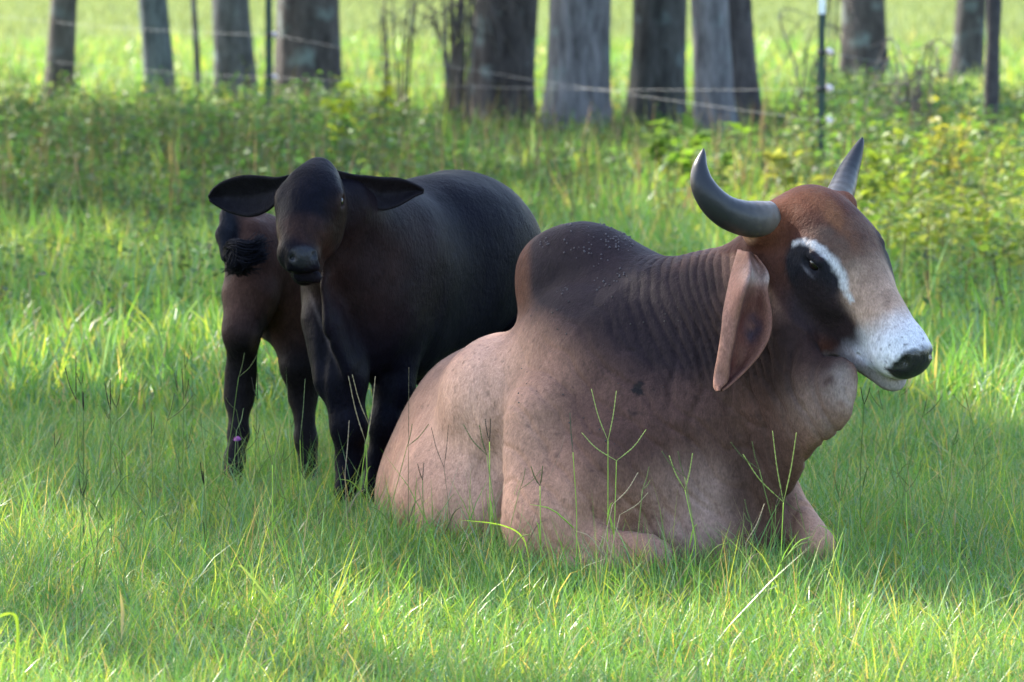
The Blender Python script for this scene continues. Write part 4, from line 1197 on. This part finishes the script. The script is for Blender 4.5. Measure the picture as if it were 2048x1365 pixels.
# ------------------------------------------------------------------ the brown calf half hidden behind it
def build_brown_calf():
    base = P(560, 900, 14.4); base[2] = 0
    root = tag(empty('calf', base), 'dark brown calf mostly hidden behind the black calf, its hindquarters and tail tuft showing', 'calf')
    B = Body()
    ab = frame_from((.80, .60, 0))
    B.ell(P(615, 560, 14.7), (.30, .20, .225), ab, k=.02)
    B.ell(P(523, 520, 14.45), (.125, .12, .165), ab, k=.10)
    B.ell(P(502, 560, 14.35), (.085, .08, .21), ab, k=.07)
    B.ell(P(790, 540, 15.0), (.40, .22, .27), ab, k=.12)
    B.ell(P(580, 600, 14.6), (.19, .15, .14), ab, k=.08)
    # near hind leg
    B.chain([P(497, 600, 14.32), P(484, 665, 14.26), P(482, 745, 14.34), P(478, 795, 14.34), P(477, 870, 14.30), P(470, 915, 14.26), P(466, 945, 14.22)], [.095, .062, .046, .044, .031, .030, .034], k=.04)
    B.ell(P(480, 765, 14.35), (.044, .05, .065), k=.03)
    # other hind leg and forelegs
    B.chain([P(590, 650, 14.55), P(600, 735, 14.5), P(606, 790, 14.52), P(612, 880, 14.48), P(618, 945, 14.44)], [.10, .062, .046, .033, .034], k=.04)
    for x in (688, 792):
        B.chain([P(x, 620, 15.1), P(x, 760, 15.1), P(x, 890, 15.1)], [.1, .05, .035], k=.04)
    B.cap(P(860, 500, 15.2), P(930, 420, 15.5), .17, .12, k=.1)
    B.ell(P(950, 420, 15.6), (.13, .1, .12), k=.06)
    # tail
    B.chain([P(488, 425, 14.42), P(462, 435, 14.36), P(449, 470, 14.30), P(452, 515, 14.25)], [.045, .035, .026, .02], k=.03)
    V, F, N = B.skin((-1.15, 13.95, -.05), (.1, 15.9, 1.15), .0105)
    F = orient(V, F, N)
    V = V + N * (fbm(V * 8, 3, 13) * .004 + fbm(V * np.array([26, 26, 8]), 2, 16) * .0018)[:, None]
    n1 = fbm(V * 5, 3, 13); n2 = fbm(V * 26, 3, 15)
    c = np.tile(np.array([.055, .027, .020]), (len(V), 1)) * (1 + .25 * n1)[:, None]
    z = V[:, 2]
    c = mixc(c, [.011, .009, .010], 1 - sstep(P(0, 690, 14.4)[2], P(0, 560, 14.4)[2], z + .05 * n1 + .10 * (V[:, 0] > P(535, 0, 14.4)[0])))
    c = mixc(c, [.010, .010, .013], blob(V, P(450, 475, 14.3), (.05, .25, .13), .3))
    c = mixc(c, [.12, .08, .07], blob(V, P(515, 672, 14.4), (.02, .2, .05), .6) * .8)
    c *= (1 + .35 * n2)[:, None]
    mesh_obj('body', V, F, M_calf, root, True, {'coat': np.clip(c, .003, 1)})
    # tail switch
    T = Bag(); rg = np.random.default_rng(5)
    for i in range(520):
        w = rg.uniform(-1, 1); w2 = rg.normal(0, .02)
        s0 = P(450 + rg.uniform(-3, 6), 505 + w * 10, 14.22)
        m1 = P(470 + rg.normal(0, 6), 500 + w * 20 + rg.normal(0, 2), 14.16 + w2)
        m2 = P(500 + rg.normal(0, 5), 508 + w * 24 + rg.normal(0, 2), 14.13 + w2)
        e = P(524 + rg.normal(0, 8), 497 + w * 22 + rg.normal(0, 6), 14.16 + w2)
        if rg.random() < .45: e = P(478 + rg.normal(0, 14), 545 + rg.normal(0, 5), 14.16 + w2); m2 = P(476 + rg.normal(0, 10), 528 + w * 8, 14.13 + w2)
        T.tube(spline([s0, m1, m2, e], 8), np.linspace(.0042, .0010, 8), 4, (.012, .013, .018))
    m, nt, out = new_mat('tail_hair')
    b = nt.nodes.new('ShaderNodeBsdfPrincipled'); b.inputs['Base Color'].default_value = (.006, .006, .009, 1); b.inputs['Roughness'].default_value = .7; b.inputs['Specular IOR Level'].default_value = .05
    nt.links.new(b.outputs[0], out.inputs['Surface'])
    T.build('tail_tuft', m, root)
    return root
brown_calf = build_brown_calf()
# ------------------------------------------------------------------ flowering grass stalks in front of the animals
M_stalk = leaf_mat('seed_stalk', .65, .25, .08)
def stalk(base, fork, tips, Y, label, col=(.14, .20, .05), seedcol=(.13, .15, .06), rad=.0014, sp=.0030, seed=0):
    """a stem from the ground to its fork, and one seed spike to each tip (photo pixels at depth Y)"""
    rg = np.random.default_rng(seed); rad *= .85; sp *= .72
    b0 = P(base[0], base[1], Y); b0[2] = -.01
    root = tag(empty('grass_stalk', (b0[0], Y, 0)), label, 'grass stalk', 'forked seed stalks of grass')
    f = P(*fork, Y)
    mid = (b0 + f) / 2 + np.array([rg.normal(0, .008), rg.normal(0, .02), 0])
    st = Bag(); st.tube(spline([b0, mid, f], 14), np.linspace(rad * 1.25, rad, 14), 5, col)
    # one narrow leaf up the stem
    q = b0 * .55 + f * .45; e = q + np.array([rg.normal(0, .05), rg.normal(0, .03), .07])
    st.tube(spline([q, (q + e) / 2 + [0, 0, .02], e], 6), [.0016, .0022, .002, .0016, .001, .0004], 4, col)
    st.build('stem', M_stalk, root)
    for t in tips:
        t = P(*t, Y) + np.array([0, rg.normal(0, .03), 0])
        m = (f + t) / 2 + np.array([(t[0] - f[0]) * .08, 0, -.004])
        p = spline([f, m, t], 26)
        r = np.full(26, rad * .8); r[5:] = sp * (.55 + .45 * (np.arange(21) % 2)) * np.linspace(1, .7, 21)
        B_ = Bag(); B_.tube(p, r, 6, seedcol)
        B_.build('seed_spike', M_stalk, root)
GRN, DKS, PAL = (.26, .40, .07), (.035, .030, .022), (.30, .25, .17)
stalk((1212, 1120), (1216, 882), [(1183, 780), (1233, 783)], 11.80, 'tallest forked green stalk in front of the bull\'s shoulder', GRN, (.26, .32, .10), seed=1)
stalk((1222, 1120), (1233, 922), [(1164, 870), (1293, 862)], 11.78, 'wide forked green stalk crossing just right of the tallest one', GRN, (.26, .32, .10), seed=2)
stalk((1386, 1125), (1370, 980), [(1338, 910), (1385, 906)], 11.76, 'V shaped green stalk before the bull\'s chest', GRN, (.26, .32, .10), sp=.0036, seed=3)
stalk((1566, 1130), (1567, 1005), [(1484, 905), (1545, 862), (1592, 864)], 11.45, 'thick three spiked green stalk before the bull\'s far foreleg', GRN, (.26, .32, .10), rad=.0015, sp=.0032, seed=4)
stalk((992, 1090), (979, 884), [(970, 840), (981, 838)], 11.9, 'narrow dark tipped stalk in front of the bull\'s ribs', GRN, DKS, seed=5)
stalk((1150, 1110), (1146, 905), [(1140, 828)], 11.85, 'single dark spiked stalk left of the tallest forked one', GRN, (.06, .07, .045), sp=.0034, seed=6)
stalk((1083, 1110), (1080, 972), [(1062, 932), (1085, 930)], 11.8, 'short forked stalk at the crease behind the bull\'s shoulder', GRN, (.09, .11, .05), sp=.0034, seed=7)
stalk((1684, 1130), (1682, 1002), [(1663, 936), (1697, 937)], 11.9, 'thin forked stalk right of the bull\'s far foreleg', GRN, (.13, .15, .06), seed=8)
stalk((1195, 1110), (1225, 1010), [(1277, 948)], 11.7, 'dry pale stalk leaning right below the wide forked one', PAL, PAL, seed=9)
stalk((1215, 1110), (1240, 1030), [(1296, 985)], 11.72, 'dry pale stalk leaning far right, lower than its neighbour', PAL, PAL, seed=10)
stalk((1030, 1130), (1085, 980), [(1130, 870)], 11.95, 'thin reddish stalk slanting across the bull\'s upper arm', (.20, .13, .10), (.22, .15, .12), rad=.0009, sp=.0016, seed=11)
stalk((815, 1080), (817, 900), [(817, 738)], 12.0, 'tall straight hair thin stalk at the rear edge of the bull', (.12, .11, .06), (.09, .08, .05), rad=.0010, sp=.0019, seed=12)
stalk((895, 1080), (888, 935), [(862, 858), (897, 850)], 12.0, 'thin dark forked stalk before the bull\'s flank', (.10, .09, .05), DKS, rad=.0009, sp=.0018, seed=13)
stalk((728, 1010), (733, 890), [(697, 752), (750, 755)], 12.9, 'forked beaded stalk in front of the black calf\'s forelegs', GRN, (.30, .26, .16), sp=.0034, seed=14)
stalk((722, 1010), (738, 850), [(704, 750)], 12.95, 'beaded single stalk beside the black calf\'s forelegs', GRN, (.28, .24, .14), sp=.0034, seed=15)
stalk((702, 1010), (690, 945), [(697, 845)], 12.8, 'pale dry stalk low before the black calf\'s forelegs', PAL, PAL, seed=16)
stalk((594, 990), (600, 880), [(612, 755)], 13.0, 'slender green stalk left of the black calf\'s forelegs', GRN, (.16, .20, .10), rad=.0012, sp=.0026, seed=17)
stalk((173, 960), (152, 800), [(126, 740), (150, 716)], 12.4, 'leftmost tall forked stalk on the open grass', (.10, .16, .05), DKS, seed=18)
stalk((165, 960), (167, 820), [(163, 785), (170, 782)], 12.3, 'narrow forked stalk just right of the leftmost tall one', (.10, .16, .05), DKS, seed=19)
stalk((222, 980), (221, 820), [(209, 768), (221, 758)], 12.3, 'dark tipped forked stalk, third from the left', (.10, .16, .05), DKS, seed=20)
stalk((255, 1080), (334, 842), [(349, 786), (388, 788)], 11.8, 'long leaning stalk forking toward the brown calf', (.12, .18, .05), (.08, .10, .04), seed=21)
stalk((190, 1090), (226, 850), [(268, 798)], 11.7, 'arching single stalk left of the long leaning one', (.13, .19, .06), (.13, .17, .07), seed=22)
stalk((412, 1090), (408, 970), [(400, 926), (409, 938)], 11.9, 'short stalk with a black twin seed head below the brown calf', (.10, .15, .05), (.02, .018, .015), sp=.0036, seed=23)
stalk((325, 1080), (370, 900), [(385, 880), (384, 850)], 11.7, 'bent stalk with a short fork right of the arching one', (.13, .19, .06), (.10, .13, .05), seed=24)
stalk((540, 1110), (545, 930), [(527, 860), (560, 850)], 11.6, 'green forked stalk below the gap between the calves\' legs', GRN, (.12, .14, .06), seed=25)
stalk((1835, 1150), (1812, 985), [(1790, 915), (1845, 925)], 11.8, 'forked stalk on the grass right of the bull', GRN, (.12, .15, .06), seed=26)
stalk((1480, 1140), (1492, 1085), [(1530, 1010)], 11.6, 'dry stalk slanting right under the bull\'s neck', PAL, PAL, seed=27)
stalk((640, 1290), (655, 1130), [(630, 1040), (680, 1050)], 10.6, 'blurred green stalk low in the middle of the grass', GRN, (.18, .22, .06), rad=.0017, sp=.0036, seed=28)

# more of the same stalks, thinner and scattered over the open grass
def copy_thing(src, loc, rz, sc):
    r = src.copy(); COL.objects.link(r); r.location = loc; r.rotation_euler = (0, 0, rz); r.scale = (sc, sc, sc)
    for ch in src.children:
        c = ch.copy(); COL.objects.link(c); c.parent = r
    return r
protos = [o for o in bpy.data.objects if o.name.startswith('grass_stalk') and o.parent is None]
dark_ones = [o for o in protos if 'from the left' in o['label'] or 'leftmost' in o['label'] or 'twin' in o['label'] or 'ribs' in o['label']]
light_ones = [o for o in protos if 'long leaning' in o['label'] or 'V shaped' in o['label'] or 'bent stalk' in o['label'] or 'low in the middle' in o['label']]
rg = np.random.default_rng(34)
for k in range(58):
    left = k % 3 != 0
    px, py = (rg.uniform(10, 640), rg.uniform(900, 1330)) if left else (rg.uniform(700, 2030), rg.uniform(1170, 1340))
    if k % 9 == 0: px, py = rg.uniform(1720, 2030), rg.uniform(950, 1150)
    g_ = G(px, py); src = (dark_ones if rg.random() < (.5 if left else .25) else light_ones)[rg.integers(0, 4)]
    o = copy_thing(src, (g_[0], g_[1], 0), rg.uniform(-.7, .7) + (math.pi if rg.random() < .5 else 0), rg.uniform(.55, 1.0))
    o['label'] = 'thin seed stalk standing in the open grass, away from the animals'; o['group'] = 'seed stalks scattered over the open grass'

def broad_blade(pts, Y, w, col, label):
    p = spline([P(a, b, Y + d) for a, b, d in pts], 16)
    sd = np.cross(np.gradient(p, axis=0), [.3, 1, .2]); sd /= np.linalg.norm(sd, axis=1)[:, None]
    ww = w * np.sin(np.linspace(.25, math.pi * .98, 16))[:, None] / 2
    rim = np.array([0, .15 * w, 0])
    B_ = Bag(); B_.grid(np.stack([p - sd * ww, p + rim, p + sd * ww], 1), col)
    o = B_.build('broad_grass', M_grass, None, True, (p[0][0], p[0][1], 0))
    tag(o, label, 'grass blade', 'single broad grass blades')
broad_blade([(30, 1390, 0), (35, 1250, -.05), (15, 1228, -.1), (-30, 1250, -.15)], 9.6, .009, (.16, .26, .05), 'broad yellow green blade curling over at the lower left corner')
broad_blade([(243, 1270, 0), (245, 1225, 0), (240, 1180, -.02)], 10.0, .009, (.28, .25, .18), 'short upright straw blade at the lower left')
broad_blade([(560, 1240, 0), (545, 1210, -.02), (490, 1140, -.05), (470, 1130, -.06)], 10.3, .006, (.15, .23, .10), 'silvery green arching blade left of the middle')
broad_blade([(1060, 1130, 0), (1045, 1075, 0), (1000, 1050, -.05), (915, 1040, -.1)], 11.5, .0042, (.14, .25, .05), 'bright green arching blade before the bull\'s elbow')

# purple flower by the brown calf's hind foot
fx = P(475, 882, 14.12)
root = tag(empty('flower', (fx[0], 14.12, 0)), 'small purple flower in front of the brown calf\'s hind foot', 'flower')
b = Bag(); b.tube(spline([(fx[0] + .01, 14.12, -.01), (fx[0] + .004, 14.12, fx[2] * .5), fx], 8), .0018, 5, (.08, .12, .05)); b.build('stem', M_stalk, root)
n = 26; az = np.arange(n) * 2.4; el = np.linspace(.1, 1.3, n)
ax = np.stack([np.cos(az) * np.sin(el), np.sin(az) * np.sin(el), np.cos(el)], -1)
v, t, c = leaf_quads(np.tile(fx, (n, 1)), ax, np.tile([0.1, -1, .3], (n, 1)), np.full(n, .017), np.full(n, .006), np.tile([.42, .16, .55], (n, 1)))
mesh_obj('petals', v, t, M_weed, root, True, {'tint': c})['kind'] = 'stuff'

# dried mud specks on the bull's hump (part of the bull)
def specks():
    me = [o for o in bull.children if o.name.startswith('body')][0].data
    V = np.zeros(len(me.vertices) * 3, np.float32); me.vertices.foreach_get('co', V); V = V.reshape(-1, 3) + np.array(bull.location)
    Nn = np.zeros(len(me.vertices) * 3, np.float32); me.vertices.foreach_get('normal', Nn); Nn = Nn.reshape(-1, 3)
    def ok(c, r): return np.where((((V - c) / r) ** 2).sum(1) < 1)[0]
    a = ok(P(1195, 490, 12.7), np.array([.11, .3, .07])); a2 = ok(P(1165, 520, 12.7), np.array([.17, .4, .13])); a3 = ok(P(1200, 720, 12.3), np.array([.3, .5, .3]))
    rg = np.random.default_rng(9)
    a = a[Nn[a, 1] < .2]; a2 = a2[Nn[a2, 1] < .1]; a3 = a3[Nn[a3, 1] < 0]
    cl = rg.choice(a2, 14); near_ = np.array([i for i in a2 if (np.linalg.norm(V[cl] - V[i], axis=1) < .022).any()])
    ids = np.concatenate([rg.choice(a, 50), rg.choice(near_, 60), rg.choice(a3, 40)])
    B_ = Bag()
    for k, i in enumerate(ids):
        r = rg.uniform(.0022, .0046) * (1 if k < 120 else .8)
        c = V[i] + Nn[i] * r * .3
        t = np.array([[1, 0, 0], [-1, 0, 0], [0, 1, 0], [0, -1, 0], [0, 0, 1], [0, 0, -1]]) * r * rg.uniform(.7, 1.2, (1, 3)) + c
        f = np.array([[0, 2, 4], [2, 1, 4], [1, 3, 4], [3, 0, 4], [2, 0, 5], [1, 2, 5], [3, 1, 5], [0, 3, 5]]) + B_.n
        B_.add(t, None, f, (.065, .055, .06) if k < 110 else (.02, .016, .016))
    o = B_.build('mud_specks', M_speck, bull); o['kind'] = 'stuff'
M_speck, nt, out = new_mat('mud'); b_ = nt.nodes.new('ShaderNodeBsdfPrincipled'); a_ = N_(nt, 'ShaderNodeAttribute', attribute_name='tint'); nt.links.new(a_.outputs['Color'], b_.inputs['Base Color']); b_.inputs['Roughness'].default_value = .6; nt.links.new(b_.outputs[0], out.inputs['Surface'])
specks()
